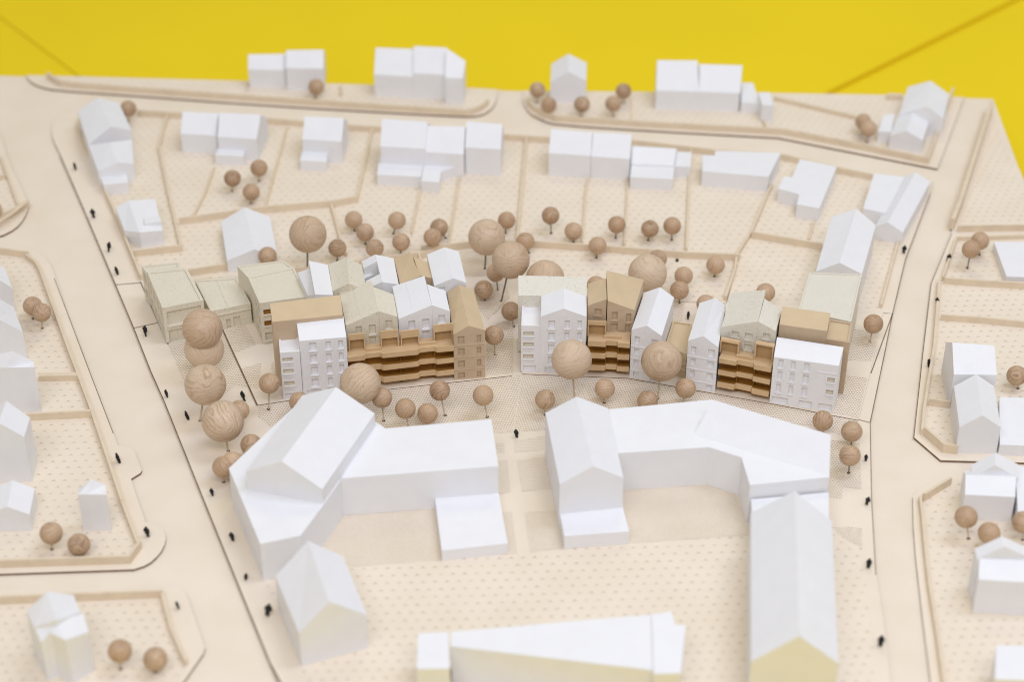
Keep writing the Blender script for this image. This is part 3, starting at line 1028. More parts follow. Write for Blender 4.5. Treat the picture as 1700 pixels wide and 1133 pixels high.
# -- low link
t = nb('speckled_link', 'low speckled link building with two roof panels between two taller speckled blocks', (385, 545))
z = H(418.5, 537, 505, ZB)
tp = flat(t, [(350, 519), (416, 505), (393, 463), (324, 467)], z, ZB, SP, rim=.06, rimw=.1, fronts=[((0, 1), [(375, 531, 384, 546), (387, 527, 400, 541)], dict(px=True, depth=.12, sill=False))])
ledge(t, tp[0], tp[1], z - .22, SP, 0, 1, .07, .06)
a, b = tp[0].lerp(tp[1], .45), tp[3].lerp(tp[2], .52)
d, n, L = frame(a, b)
t.part('roof_joint', box_verts(a, d, n, .1, L - .1, -.03, .03, z - .01, z + .03), BOXF, SP)
# -- tall speckled block
t = nb('speckled_house', 'taller speckled flat roofed block with dark window openings at its front corner', (440, 570))
z = H(437, 572, 505, ZB)
lw = [(u, u + .16, a * z, b * z) for u in (.55, .78) for a, b in ((.68, .86), (.40, .60), (.08, .3))]
flat(t, [(431, 505), (511, 494), (488, 445.6), (412, 462)], z, ZB, SP, rim=.05, rimw=.1, fronts=[
    ((0, 1), [(437, 515, 451, 521, dict(wm=M['brown'])), (438.5, 533.5, 451, 540, dict(wm=M['brown'])), (440, 553, 452, 564)], dict(px=True, depth=.14)),
    ((3, 0), lw, dict(frac=True, depth=.12, sill=False))])
flat(t, [(412, 462.5), (487, 446), (470.6, 434), (394, 443)], z - .06, ZB, SP, rim=.05, rimw=.1)
# -- tan building behind the white left block
t = nb('tan_house', 'smooth tan single pitched building behind the leftmost white block', (470, 642))
zE = H(467, 642, 535, ZB)
mono(t, (452, 535), (569, 523), zE, zE, (448, 504), (565, 490), .35, M['tanw'], TN)
# -- white block, left
t = nb('white_house', 'leftmost white windowed block of the new row, with a lower terrace part at its left', (500, 661))
zl, zr = H(472.8, 663.3, 587.8, ZB), H(577.7, 651.6, 560, ZB)


def rows(cols, zs=((.58, 1.05), (1.30, 1.77), (2.02, 2.49), (2.74, 3.2)), top=9.0, **k):
    return [(a, b, z0 + .1, min(z1 + .1, top), k) for a, b in cols for z0, z1 in zs if z0 + .3 < top]


op = dict(depth=.12, lips=(.16,), wm=M['speck'])
A, B, _, _ = mono(t, (497, 566.6), (575, 560), zr, zr, (492, 532), (570, 524.5), .3, WH, M['white'], rows([(.2, .35), (.55, .66), (.82, .92)], top=zr - .06) + [(.08, .4, .2, .5, dict(sill=False)), (.55, .9, .2, .5, dict(sill=False))], frac=True, depth=.11)
A2, B2 = P(464.7, 588, zl), P(496.8, 585.8, zl)
flat(t, [(464.7, 588), (497.8, 585.7), (495, 546), (461.5, 549)], zl, ZB, WH, rim=.07, rimw=.1, fronts=[((0, 1), [(.1, .62, .98, 1.22, op), (.1, .62, 1.70, 1.94, op), (.1, .62, 2.40, 2.62, op), (.1, .7, .2, .5, dict(sill=False))], dict(frac=True, depth=.11))])
# -- houses of the second row, left
t = nb('white_house', 'small white house with a valley roof between the tan and the speckled gable, left', (520, 500))
generic(t, [(523, 489, 3.85), (553, 490, 3.5), (544.5, 440, 3.5), (512.7, 433, 3.85)], [(0, 1, 2, 3)], ZB, M['white'])
generic(t, [(511, 491, 3.05), (523, 489.5, 3.45), (513.5, 446, 3.45), (494, 453, 3.05)], [(0, 1, 2, 3)], ZB, M['white'])
t = nb('speckled_house', 'speckled gabled house at the back of the left group, its ridge running away', (580, 500))
generic(t, [(552, 483, 3.50), (580.2, 471, 4.10), (609, 482, 3.60), (600, 440, 3.60), (575.5, 427.5, 4.10), (545, 439.5, 3.50)], [(0, 1, 4, 5), (1, 2, 3, 4)], ZB, SP)
t = nb('speckled_house', 'speckled gabled house with three upper windows above the caramel balconies, left', (615, 640))
generic(t, [(574, 541, 3.45), (629, 517, 4.11), (616.5, 466, 4.11), (564, 485, 3.45)], [(0, 1, 2, 3)], ZB, SP, fronts=[((0, 1), [(590.4, 542.5, 601, 555), (612.2, 540, 624.2, 554.6), (612.2, 560, 624.2, 572)], dict(px=True, depth=.11, sill=True))])
generic(t, [(629.2, 517, 4.11), (660, 526.3, 3.75), (653, 489, 3.75), (618, 476, 4.11)], [(0, 1, 2, 3)], ZB, SP, fronts=[((0, 1), [(639.8, 532, 651.8, 546.5)], dict(px=True, depth=.11, sill=True))])
q = [P(574, 541, 3.45), P(629, 517, 4.11), P(616.5, 466, 4.11), P(564, 485, 3.45)]


def on_quad(q, u, v):
    return q[0].lerp(q[1], u).lerp(q[3].lerp(q[2], u), v)


def roof_bar(t, q, u0, v0, u1, v1, w=.04, h=.03, mat=None, name='roof_rib'):
    a, b = on_quad(q, u0, v0), on_quad(q, u1, v1)
    nn = (q[1] - q[0]).cross(q[3] - q[0]).normalized()
    if nn.z < 0:
        nn = -nn
    dd = (b - a).normalized()
    s = dd.cross(nn) * (w / 2)
    up = nn * h
    lo = nn * -.01
    t.part(name, [a - s + lo, a + s + lo, b + s + lo, b - s + lo, a - s + up, a + s + up, b + s + up, b - s + up], BOXF, mat)


roof_bar(t, q, .46, .14, .44, .99, .035, .018, SP)
roof_bar(t, q, .05, .13, .93, .13, .03, .014, SP)
t = nb('white_house', 'white house with a notch cut into its roof, back row left', (635, 490))
ze, zrr = 3.3, 3.75
generic(t, [(603.5, 446, ze), (625.5, 434, zrr), (622.6, 422.6, zrr), (600.7, 434, ze)], [(0, 1, 2, 3)], ZB, M['white'])
generic(t, [(604, 463, ze - .35), (629, 452, ze - .35), (626, 438, ze - .35), (602, 448, ze - .35)], [(0, 1, 2, 3)], ZB, M['white'])
generic(t, [(612, 479, ze), (634, 468, zrr), (630.5, 455, zrr), (607, 467, ze)], [(0, 1, 2, 3)], ZB, M['white'])
generic(t, [(634.2, 468.3, zrr), (662, 472.5, ze), (653.6, 429, ze), (622.8, 422.6, zrr)], [(0, 1, 2, 3)], ZB, M['white'], fronts=[((0, 1), [], {})])
t = nb('tan_house', 'tan house with an uneven gable roof, back row between two white houses', (690, 480))
generic(t, [(664, 472, 3.25), (698, 459, 3.75), (680.5, 419, 3.75), (654, 429, 3.25)], [(0, 1, 2, 3)], ZB, M['tanw'], roofmat=TN)
generic(t, [(696, 457.5, 3.47), (719, 462.5, 3.15), (711.5, 437, 3.15), (686, 425, 3.50)], [(0, 1, 2, 3)], ZB, M['tanw'], roofmat=TN)
q = [P(664, 472, 3.25), P(698, 459, 3.75), P(680.5, 419, 3.75), P(654, 429, 3.25)]
roof_bar(t, q, .12, .83, .85, .83, .03, .015, TN)
t = nb('white_house', 'white gabled house standing free at the right end of the back row, left group', (745, 495))
gable_end(t, (721, 475), (752.5, 462), (774, 469.5), (738, 410.6), 3.3, 3.35, ZB, M['white'], bL=(709, 422.6), bR=(761.6, 417.6), wins=[(728, 477.5, 739, 485)], px=True, depth=.11)
q = [P(721, 475, 3.3), P(752.5, 462, 3.85), P(738, 410.6, 3.85), P(709, 422.6, 3.3)]
t = nb('white_house', 'white gabled house with four windows above the caramel balconies, left of the tan gable', (705, 635))
q = [P(661.4, 530, 3.49), P(717, 507, 4.11), P(704.5, 458, 4.11), P(651.5, 476, 3.49)]
vol(t, q, [(0, 1, 2, 3)], ZB, WH, M['white'], fronts=[((0, 1), [(677.6, 533.5, 689.6, 548.5), (701, 530.5, 713, 545.3), (701, 550.5, 713, 563.6)], dict(px=True, depth=.11, sill=True))])
generic(t, [(717.2, 507, 4.11), (747, 517, 3.73), (739, 483, 3.73), (708.7, 472, 4.11)], [(0, 1, 2, 3)], ZB, WH, roofmat=M['white'], fronts=[((0, 1), [(727.7, 523.5, 739, 537)], dict(px=True, depth=.11, sill=True))])
roof_bar(t, q, .46, .12, .43, .98, .035, .018, M['white'])
roof_bar(t, q, .45, .5, .95, .52, .03, .014, M['white'])
# -- tan gable tower
t = nb('tan_house', 'tan four storey gabled house at the right end of the left row', (780, 630))
zL, zR = H(757.4, 631.5, 556, ZB), H(806.8, 627, 548.5, ZB)
TR = ((.08, .42), (.73, 1.14), (1.5, 1.88), (2.16, 2.6))
A, T_, B, _ = gable_end(t, (753, 556), (778, 541), (805.4, 548.5), (762, 473), zL, zR, ZB, M['tanw'], bL=(742.6, 485), bR=(786, 482), roofmat=TN,
                        wins=[(a, b, z0 + .165, z1 + .165) for a, b in ((.13, .34), (.73, .87)) for z0, z1 in TR], frac=True, depth=.11, sill=False)
for zz in (.80, 1.56, 2.26):
    ledge(t, A, B, zz, M['tanw'], 0, 1, .06, .035)


def terrace(t, a, b, segs, ubal, para, zs=((.54, .82), (1.27, 1.54), (1.99, 2.27)), fins=()):
    """stack of stepped balcony bands over a recessed back wall"""
    A, B = P(*a, ZB), P(*b, ZB)
    d, n, L = frame(A, B)
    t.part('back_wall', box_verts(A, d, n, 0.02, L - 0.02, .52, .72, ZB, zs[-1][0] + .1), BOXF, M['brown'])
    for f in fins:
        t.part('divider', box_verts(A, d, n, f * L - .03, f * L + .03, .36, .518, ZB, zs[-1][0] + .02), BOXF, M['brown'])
    for z0, z1 in zs:
        outer, inner = [], []
        for f0, f1, o in segs:
            for f in (f0 + .012, f1 - .012):
                q = A.to_2d() + d * (f * L) + n * (o + random.uniform(-.008, .008))
                outer.append(q)
        q0, q1 = A.to_2d() + d * .01 + n * .98, A.to_2d() + d * (L - .01) + n * .98
        ring = outer + [q1, q0]
        k = len(ring)
        rim = .12 if z0 < 1.8 else .03
        inner = []
        for i, q in enumerate(outer):
            inner.append(q + n * .09)
        vs = [Vector((q.x, q.y, z0 + random.uniform(-.015, .015))) for q in ring] + [Vector((q.x, q.y, z1 + random.uniform(-.02, .02))) for q in outer]
        m = len(outer)
        vs += [Vector((q.x, q.y, z1 + random.uniform(-.01, .01))) for q in inner] + [Vector((q.x, q.y, z1 - rim)) for q in inner] + [Vector((q1.x, q1.y, z1 - rim)), Vector((q0.x, q0.y, z1 - rim))]
        T1, I1, I0 = k, k + m, k + 2 * m
        fs = []
        for i in range(m - 1):
            fs += [(i, i + 1, T1 + i + 1, T1 + i), (T1 + i, T1 + i + 1, I1 + i + 1, I1 + i), (I1 + i, I1 + i + 1, I0 + i + 1, I0 + i)]
        fl = [tuple(f) for f in tessellate_polygon([[v for v in vs[:k]]])]
        fs += fl
        top = [I0 + i for i in range(m)] + [I0 + m, I0 + m + 1]
        fs += [tuple(top[j] for j in f) for f in tessellate_polygon([[vs[j] for j in top]])]
        fs += [(m - 1, m, I0 + m, I0 + m - 1, I1 + m - 1, T1 + m - 1), (0, k - 1, I0 + m + 1, I0, I1, T1), (k - 2, k - 1, I0 + m + 1, I0 + m)]
        o = t.part('balcony', vs, fs, M['balc'])
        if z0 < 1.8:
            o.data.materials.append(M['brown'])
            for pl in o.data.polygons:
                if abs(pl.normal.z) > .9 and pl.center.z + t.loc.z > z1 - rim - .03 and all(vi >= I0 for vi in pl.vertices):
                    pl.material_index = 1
    s = n * .48
    A2, B2 = Vector((A.x + s.x, A.y + s.y, 0)), Vector((B.x + s.x, B.y + s.y, 0))
    for x0, y0, x1, y1, yb in ubal:
        p0, p1 = on_plane(x0, y0, A2, B2), on_plane(x1, y1, A2, B2)
        pb = on_plane(x1, yb, A2, B2)
        u0, u1 = (p0 - A2).to_2d().dot(d), (p1 - A2).to_2d().dot(d)
        o = t.part('upper_balcony', box_verts(A2, d, n, u0, u1, 0, .07, p1.z, p0.z), BOXF, M['balc'])
        t.part('floor_slab', box_verts(A2, d, n, u0, u1, .07, .28, p1.z, p1.z + .08), BOXF, M['balc'], o)
        zb = zs[-1][1] - .03
        for uu in (u0, u1 - .06):
            t.part('post', box_verts(A2, d, n, uu, uu + .06, .002, .26, zb, p1.z), BOXF, M['balc'], o)
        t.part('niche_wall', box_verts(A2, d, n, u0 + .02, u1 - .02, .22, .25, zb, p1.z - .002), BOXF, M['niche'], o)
    for x0, y0, x1, y1 in para:
        p0, p1 = on_plane(x0, y0, A2, B2), on_plane(x1, y1, A2, B2)
        u0, u1 = (p0 - A2).to_2d().dot(d), (p1 - A2).to_2d().dot(d)
        t.part('parapet', box_verts(A2, d, n, u0, u1, -.16, -.06, zs[-1][1] - .04, zs[-1][1] + .13), BOXF, M['balc'])


FW, BK = -.03, .12
t = nb('balcony_terrace', 'caramel coloured stack of stepped balconies between the left white block and the tan gable', (665, 642))
terrace(t, (578.5, 651.5), (756.3, 631.8), [(0, .17, FW), (.17, .32, BK), (.32, .665, FW), (.665, .82, BK), (.82, 1, FW)],
        [(578, 556.5, 606, 563, 577), (631.5, 551, 662, 560, 573), (665, 550.5, 696, 559, 567), (719.5, 540.5, 751.5, 549, 563)],
        [(607.5, 573, 632, 579), (695, 566, 724, 572)], fins=(.17, .5, .82))
# ------------------------------------------------------------ right group
t = nb('speckled_house', 'speckled single pitched building standing behind the white gable of the right group', (858, 584))
zE = H(857, 584, 490.7, ZB)
mono(t, (860.5, 490.7), (974, 492), zE, zE, (860.5, 457.5), (974, 460), .35, M['speckp'])
t = nb('white_house', 'white windowed block with a front gable and a lower terrace part, right of the gap', (910, 620))
zl, zr = H(863.3, 617.4, 543, ZB), H(896.5, 619, 526, ZB)
gable_end(t, (898, 526), (936, 512.6), (973.5, 526), (936, 479.4), zr, zr, ZB, WH, bL=(898.6, 491.4), bR=(973.4, 492.5), roofmat=M['white'],
          wins=rows([(.17, .31), (.525, .635), (.81, .905)], top=zr + .12) + [(.1, .4, .2, .5, dict(sill=False))], frac=True, depth=.11)
flat(t, [(865.4, 543), (899, 543.3), (897.5, 504), (867, 503.5)], zl, ZB, WH, rim=.07, rimw=.1, fronts=[((0, 1), [(.1, .62, .98, 1.22, op), (.1, .62, 1.70, 1.94, op), (.1, .62, 2.36, 2.58, op), (.1, .75, .2, .55, dict(sill=False))], dict(frac=True, depth=.11))])
t = nb('tan_house', 'tan house of two roof halves at different heights above the narrow balconies, right group', (1015, 615))
generic(t, [(976, 507.6, 3.67), (1007.2, 497, 4.11), (1006.4, 462, 4.11), (976, 471, 3.67)], [(0, 1, 2, 3)], ZB, M['tanw'], roofmat=TN, fronts=[((0, 1), [(987.5, 513, 998.8, 524)], dict(px=True, depth=.11))])
generic(t, [(1008.7, 499.5, 4.09), (1053, 515, 3.47), (1068.7, 464.6, 3.65), (1007, 449, 4.35)], [(0, 1, 2, 3)], ZB, M['tanw'], roofmat=TN, fronts=[
    ((0, 1), [(1015.8, 518.5, 1025, 531), (1039.8, 521.5, 1047.5, 534.5), (1013.6, 538, 1025, 550), (1037.6, 540, 1046, 551.4)], dict(px=True, depth=.11))])
t = nb('balcony_terrace', 'narrow caramel stack of balconies between the front gabled white block and a white tower', (1008, 626))
terrace(t, (973.8, 624), (1044, 627.6), [(0, .43, FW), (.43, .70, BK), (.70, 1, FW)], [(976, 533, 1006.6, 541, 552)], [(1003, 549.5, 1032, 556)], fins=(.43, .72))
t = nb('white_house', 'left white gabled tower of the pair beside the tan link', (1070, 630))
zL, zR = H(1044, 626, 548, ZB), H(1094, 635.5, 558, ZB)
wt = [(a, b, z0 + .165, z1 + .165) for a, b in ((.12, .29), (.68, .9)) for z0, z1 in ((.03, .36), (.72, 1.08), (1.43, 1.78), (2.06, 2.5))]
A, T_, B, _ = gable_end(t, (1048.5, 548), (1074, 541), (1098.6, 558), (1095.8, 477), zL, zR, ZB, WH, bL=(1069.6, 486), bR=(1119, 494), roofmat=M['white'], wins=wt, frac=True, depth=.11, sill=False)
for zz in (.66, 1.38, 2.10):
    ledge(t, A, B, zz, WH, 0, 1, .05, .035)
t = nb('tan_link', 'low tan flat roofed link with a raised rim between two white towers', (1125, 640))
tp = flat(t, [(1104, 576), (1140, 590), (1149.4, 539.4), (1117, 534.5)], 1.62, ZB, TN, rim=.06, rimw=.1)
for zz in (.55, .95, 1.3):
    ledge(t, tp[0], tp[1], zz, M['tanw'], 0, 1, .06, .06)
t = nb('white_house', 'right white gabled tower beside the second balcony stack', (1163, 640))
zL, zR = H(1138, 643, 566, ZB), H(1187.5, 652, 577, ZB)
A, T_, B, _ = gable_end(t, (1142.4, 566), (1167.8, 558.5), (1192.5, 577), (1186.8, 495), zL, zR, ZB, WH, bL=(1161.4, 503.4), bR=(1205, 507), roofmat=M['white'], wins=wt, frac=True, depth=.11, sill=False)
for zz in (.66, 1.38, 2.10):
    ledge(t, A, B, zz, WH, 0, 1, .05, .035)
t = nb('speckled_house', 'pale speckled gabled house with raised roof panels above the right balconies', (1240, 650))
q = [P(1198, 543, 3.37), P(1258.6, 534, 4.07), P(1271.3, 481.5, 4.07), P(1214, 486.5, 3.37)]
vol(t, q, [(0, 1, 2, 3)], ZB, M['speckp'], fronts=[((0, 1), [(1215, 549.5, 1226.5, 561), (1237, 553, 1249, 565.5), (1236, 571, 1248.5, 582.5)], dict(px=True, depth=.11))])
generic(t, [(1258.8, 534, 4.07), (1288, 550, 3.70), (1298, 515, 3.70), (1269, 496, 4.07)], [(0, 1, 2, 3)], ZB, M['speckp'], fronts=[((0, 1), [(1267, 553, 1278, 565)], dict(px=True, depth=.11))])
for v in (.12, .3, .48, .66, .84):
    roof_bar(t, q, .5, v, .93, v, .05, .012, M['speckp'], 'roof_panel')
    roof_bar(t, q, .5, v + .1, .93, v + .1, .02, .01, M['speckp'], 'roof_panel')
t = nb('balcony_terrace', 'caramel stack of balconies left of the big right white block', (1230, 660))
terrace(t, (1188.5, 652), (1275.8, 669), [(0, .34, FW), (.34, .66, BK), (.66, 1, FW)], [(1196, 566, 1227, 572.5, 583), (1254, 570, 1284.5, 578, 590)], [(1224, 584, 1251.5, 591)], fins=(.34, .66))
t = nb('tan_house', 'tan block with a single pitched top and a lower flat roof at its right', (1350, 640))
zE = H(1366, 650, 549, ZB)
mono(t, (1294, 539), (1373, 550), zE, zE, (1299, 509), (1378.6, 520), .3, M['tanw'], TN)
zf2 = H(1400.5, 655, 571, ZB)
flat(t, [(1364, 564), (1410, 571), (1415, 538), (1376, 531.6)], zf2, ZB, M['tanw'], roofmat=TN, rim=.06, rimw=.12)
t = nb('white_house', 'big white windowed block at the right end of the new row', (1330, 677))
zL, zR = H(1276.2, 669, 593, ZB), H(1385, 685, 607.8, ZB)
zz = (zL + zR) / 2
rw = [(a, b, z0 + .165, min(z1 + .165, zz - .05)) for a, b in ((.08, .155), (.275, .345), (.475, .565)) for z0, z1 in ((.70, 1.2), (1.44, 1.95), (2.17, 2.65))]
rw += [(.85, .965, 1.02 + .165, 1.28 + .165, op), (.85, .965, 1.74 + .165, 2.0 + .165, op)]
rw += [(a, b, .2, .58, dict(sill=False)) for a, b in ((.03, .28), (.45, .66), (.76, .97))]
A, B, _, _ = mono(t, (1284.7, 593), (1392.7, 607.8), zL, zR, (1290, 560), (1400.5, 576.7), .25, WH, M['white'], rw, frac=True, depth=.11)
ledge(t, A, B, 2.45, WH, .7, .98, .05, .035)
t = nb('speckled_house', 'pale speckled flat roofed building joined to the front of the right gabled house', (1380, 560))
flat(t, [(1325, 517), (1413, 536), (1431, 457), (1344, 453.6)], 3.0, ZP, M['speckp'], rim=.05, rimw=.08)
# ================================================================== BALL TREES
def uv_ball(n=28, m=18):
    vs, fs = [Vector((0, 0, 1))], []
    for i in range(1, m):
        a = math.pi * i / m
        for j in range(n):
            b = 2 * math.pi * j / n
            vs.append(Vector((math.sin(a) * math.cos(b), math.sin(a) * math.sin(b), math.cos(a))))
    vs.append(Vector((0, 0, -1)))
    for j in range(n):
        k = (j + 1) % n
        fs.append((0, 1 + j, 1 + k))
        for i in range(m - 2):
            fs.append((1 + i * n + j, 1 + (i + 1) * n + j, 1 + (i + 1) * n + k, 1 + i * n + k))
        fs.append((len(vs) - 1, 1 + (m - 2) * n + k, 1 + (m - 2) * n + j))
    return vs, fs


def cyl(n=8):
    vs = [Vector((math.cos(2 * math.pi * j / n), math.sin(2 * math.pi * j / n), z)) for z in (0, 1) for j in range(n)]
    return vs, [(j, (j + 1) % n, n + (j + 1) % n, n + j) for j in range(n)] + [tuple(range(n)), tuple(range(n, 2 * n))]


def base_mesh(name, vf, mat, smooth=True):
    me = D.meshes.new(name)
    me.from_pydata([tuple(v) for v in vf[0]], [], vf[1])
    me.polygons.foreach_set('use_smooth', [smooth] * len(me.polygons))
    me.materials.append(mat)
    return me


MB = {'S': base_mesh('crown', uv_ball(), M['wood_s']), 'B': base_mesh('crown', uv_ball(36, 24), M['wood_b'])}
MT = {'l': base_mesh('trunk', cyl(), M['pin']), 'd': base_mesh('trunk', cyl(), M['pinD'])}
MH = base_mesh('pin_hole', cyl(10), M['hole'], False)


def part_of(root, name, me, loc, rot, scale):
    o = D.objects.new(name, me)
    o.location = loc
    o.rotation_euler = rot
    o.scale = scale
    o.parent = root
    COL.objects.link(o)
    return o


def tree(kind, cx, cy, bx, by, label, pin='l', r=None, hole=True):
    small = kind == 'S'
    g = P(bx, by, ZL)
    q = on_plane(cx, cy, g, g + Vector((1, 0, 0)))
    r = r or (.5 if small else 1.0)
    r *= random.uniform(.985, 1.015)
    if q.z < g.z + r * 1.02:
        q.z = g.z + r * 1.02
    root = D.objects.new('ball_tree', None)
    root.empty_display_size = .2
    root.location = g
    COL.objects.link(root)
    tag(root, label, 'model tree', 'small ball trees on pins' if small else 'large ball trees on pins')
    c = q - g
    part_of(root, 'crown', MB[kind], c, (random.uniform(0, 6.3), random.uniform(0, 6.3), random.uniform(0, 6.3)), (r, r, r))
    rt = .035 if small else .045
    part_of(root, 'trunk', MT[pin], (0, 0, 0), c.to_track_quat('Z', 'Y').to_euler(), (rt, rt, c.length))
    if hole:
        part_of(root, 'pin_hole', MH, (0, .02, 0), (0, 0, 0), (.075, .06, .05 if by < 460 or by > 480 else .03))


sm = 'small ball tree '
TREES = [
    ('S', 525, 144, 524, 163, 'at the right front corner of the stepped back left house'),
    ('S', 892, 149, 892, 170, 'left of the single gabled house at the back, the farther one'),
    ('S', 911, 174, 911, 193, 'left of the single gabled house at the back, the nearer one'),
    ('S', 966, 173, 964, 193, 'in front of the right corner of the single gabled back house'),
    ('S', 1018, 172, 1018, 193, 'nearer of the two right of the single gabled back house'),
    ('S', 1035, 151, 1035, 171, 'farther of the two right of the single gabled back house'),
    ('S', 213, 180, 213, 201, 'behind the long white corner house on the left'),
    ('S', 1433, 202, 1432, 222, 'darker one of the pair left of the far right corner house'),
    ('S', 1442, 213, 1439, 236, 'paler one of the pair left of the far right corner house'),
    ('S', 386, 296, 385, 318, 'leftmost of the garden trio on the left'),
    ('S', 430, 279, 430, 301, 'farthest right of the garden trio on the left'),
    ('S', 417, 319, 417, 338, 'nearest of the garden trio on the left'),
    ('S', 587, 365, 589, 384, 'farthest left of the garden cluster right of the big pale ball'),
    ('S', 606, 386, 607, 406, 'just below the farthest left ball of the garden cluster'),
    ('S', 560, 412, 560, 434, 'close to the lower right of the single big pale ball'),
    ('S', 622, 412, 622, 436, 'peeking over the notched white roof in the back row'),
    ('S', 659, 366, 653, 389, 'farther one of the middle pair in the garden cluster'),
    ('S', 666, 402, 665, 424, 'nearer one of the middle pair in the garden cluster'),
    ('S', 729, 378, 740, 396, 'half hidden farther one of the touching pair, garden cluster right'),
    ('S', 718, 394, 717, 418, 'front one of the touching pair, garden cluster right'),
    ('B', 511, 389, 510, 447, 'standing alone on a long pin above the speckled roofs, left'),
    ('S', 444, 425, 443, 452, 'in front of the large left gabled house'),
    ('B', 808, 394, 805, 447, 'with strong stripes, farthest left of the middle trio'),
    ('S', 841, 366, 839, 388, 'behind the striped large ball in the middle'),
    ('B', 848, 432, 832, 502, 'on a leaning dark pin right of the striped large ball'),
    ('S', 823, 453, 826.6, 483, 'half hidden behind the large ball with the leaning pin'),
    ('S', 803, 481, 805, 500, 'right of the free standing white back row house'),
    ('S', 872, 401, 878, 421, 'right behind the large ball with the leaning pin'),
    ('B', 905, 464, 905, 520, 'half sunk behind the speckled single pitched roof, right group'),
    ('S', 848, 517, 853, 543, 'dark brown, tucked against the left side of the right group'),
    ('S', 820, 557, 822, 591, 'upright oval one right of the tan four storey gable'),
    ('S', 914, 358, 915, 388, 'leftmost in the right gardens behind the centre'),
    ('S', 952, 384, 952, 403, 'second from the left in the right gardens, close to the long wall'),
    ('S', 1024, 373, 1022, 396, 'standing between two cross walls in the right gardens'),
    ('S', 1079, 380, 1076, 400, 'left one of the right pair in the right gardens'),
    ('S', 1116, 375, 1115, 399, 'right one of the right pair in the right gardens'),
    ('S', 992, 408, 990, 429, 'right on the long wall behind the centre'),
    ('S', 1092, 430, 1092, 455, 'peeking out behind the large ball of the right group'),
    ('B', 1075, 454, 1075, 512, 'behind the tan house of two roof halves'),
    ('S', 1135, 458, 1135, 482, 'farther of two right behind the left white tower'),
    ('S', 1128, 482, 1128, 505, 'nearer of two right behind the left white tower'),
    ('S', 1188, 440, 1186, 460, 'standing alone on the bare ground right of the centre'),
    ('S', 990, 474, 990, 500, 'barely showing behind the tan house, right group'),
    ('S', 1172, 505, 1172, 532, 'half hidden behind the right white tower'),
    ('S', 1271, 486, 1271, 512, 'behind the pale speckled roof with raised panels'),
    ('S', 1627, 400, 1626, 424, 'farther one of the pair beside the flat roof at the right edge'),
    ('S', 1612, 414, 1606, 446, 'nearer one of the pair beside the flat roof at the right edge'),
    ('S', 1450, 538, 1444, 569, 'on the dotted strip beside the right street'),
    ('S', 54, 508, 55, 530, 'farther one of the touching pair on the left block'),
    ('S', 69, 519, 70, 546, 'nearer one of the touching pair on the left block'),
    ('B', 336, 546, 341, 626, 'topmost of the column along the left street'),
    ('B', 339, 580, 339, 622, 'second of the column along the left street, low on the paving'),
    ('B', 341, 639, 332, 700, 'third of the column along the left street'),
    ('B', 370, 700, 379, 750, 'lowest and nearest of the column along the left street'),
    ('S', 397, 682, 398, 706, 'peeking out right behind the lowest large ball on the left'),
    ('S', 417, 739, 418, 762, 'upper one beside the left corner of the foreground complex'),
    ('S', 422, 756, 423, 782, 'second one touching the left corner of the foreground complex'),
    ('S', 386, 768, 386, 794, 'at the outer left corner of the foreground complex'),
    ('S', 370, 776, 371, 802, 'leftmost one at the outer corner of the foreground complex'),
    ('S', 447, 637, 446, 681, 'on a long pale pin left of the leftmost white block'),
    ('S', 497, 668, 498, 692, 'almost hidden between the white block and the foreground roof'),
    ('B', 598, 637, 598, 700, 'in front of the left balcony stack, behind the white foreground roof'),
    ('S', 634, 661, 637, 700, 'touching the large ball in front of the left balcony stack'),
    ('S', 673, 679, 678, 711, 'second in the row in front of the left balcony stack'),
    ('S', 710, 687, 711, 710, 'lowest in the row in front of the left balcony stack'),
    ('S', 730, 649, 739, 691, 'on a leaning pin in front of the left balcony stack'),
    ('S', 802, 657, 809, 694, 'below the tan four storey gable on the dotted paving'),
    ('B', 949, 597, 954, 664, 'in front of the front gabled white block, right group'),
    ('S', 905, 664, 905, 690, 'at the rear left corner of the right foreground complex'),
    ('S', 1004, 646, 1003, 670, 'in front of the narrow balcony stack'),
    ('B', 1098, 600, 1092, 663, 'in front of the left white tower and the tan link'),
    ('S', 1075, 666, 1075, 692, 'half hidden behind the roof of the right foreground complex'),
    ('S', 1138, 645, 1134, 672, 'at the foot of the right white tower'),
    ('S', 1366, 699, 1367, 722, 'at the lower corner of the big right white block'),
    ('S', 1414, 717, 1413, 741, 'upper one of the pair beside the right street'),
    ('S', 1411, 757, 1409, 787, 'lower one of the pair beside the right street'),
    ('S', 85, 886, 86, 914, 'left one of the pair below the smallest gabled house'),
    ('S', 131, 905, 131, 923, 'right one of the pair below the smallest gabled house'),
    ('S', 199, 1082, 200, 1113, 'left one of the pair in the lower left block'),
    ('S', 258, 1095, 258, 1117, 'right one of the pair in the lower left block'),
    ('S', 1604, 859, 1608, 896, 'leftmost of the three in the lower right block'),
    ('S', 1642, 886, 1640, 912, 'middle one of the three, half behind a white gable, lower right block'),
    ('S', 1699, 868, 1698, 898, 'cut by the right edge in the lower right block'),
    ('S', 1688, 624, 1690, 646, 'at the right edge beside the valley roofed house'),
    ('S', -11, 349, -11, 370, 'cut by the left edge in the upper left corner plot'),
]
for k, cx, cy, bx, by, lab in TREES:
    dark = 380 < by < 530 or (cx, cy) in ((1414, 717), (1411, 757))
    tree(k, cx, cy, bx, by, ('small ' if k == 'S' else 'large pale ') + 'ball tree ' + lab, 'd' if dark else 'l')
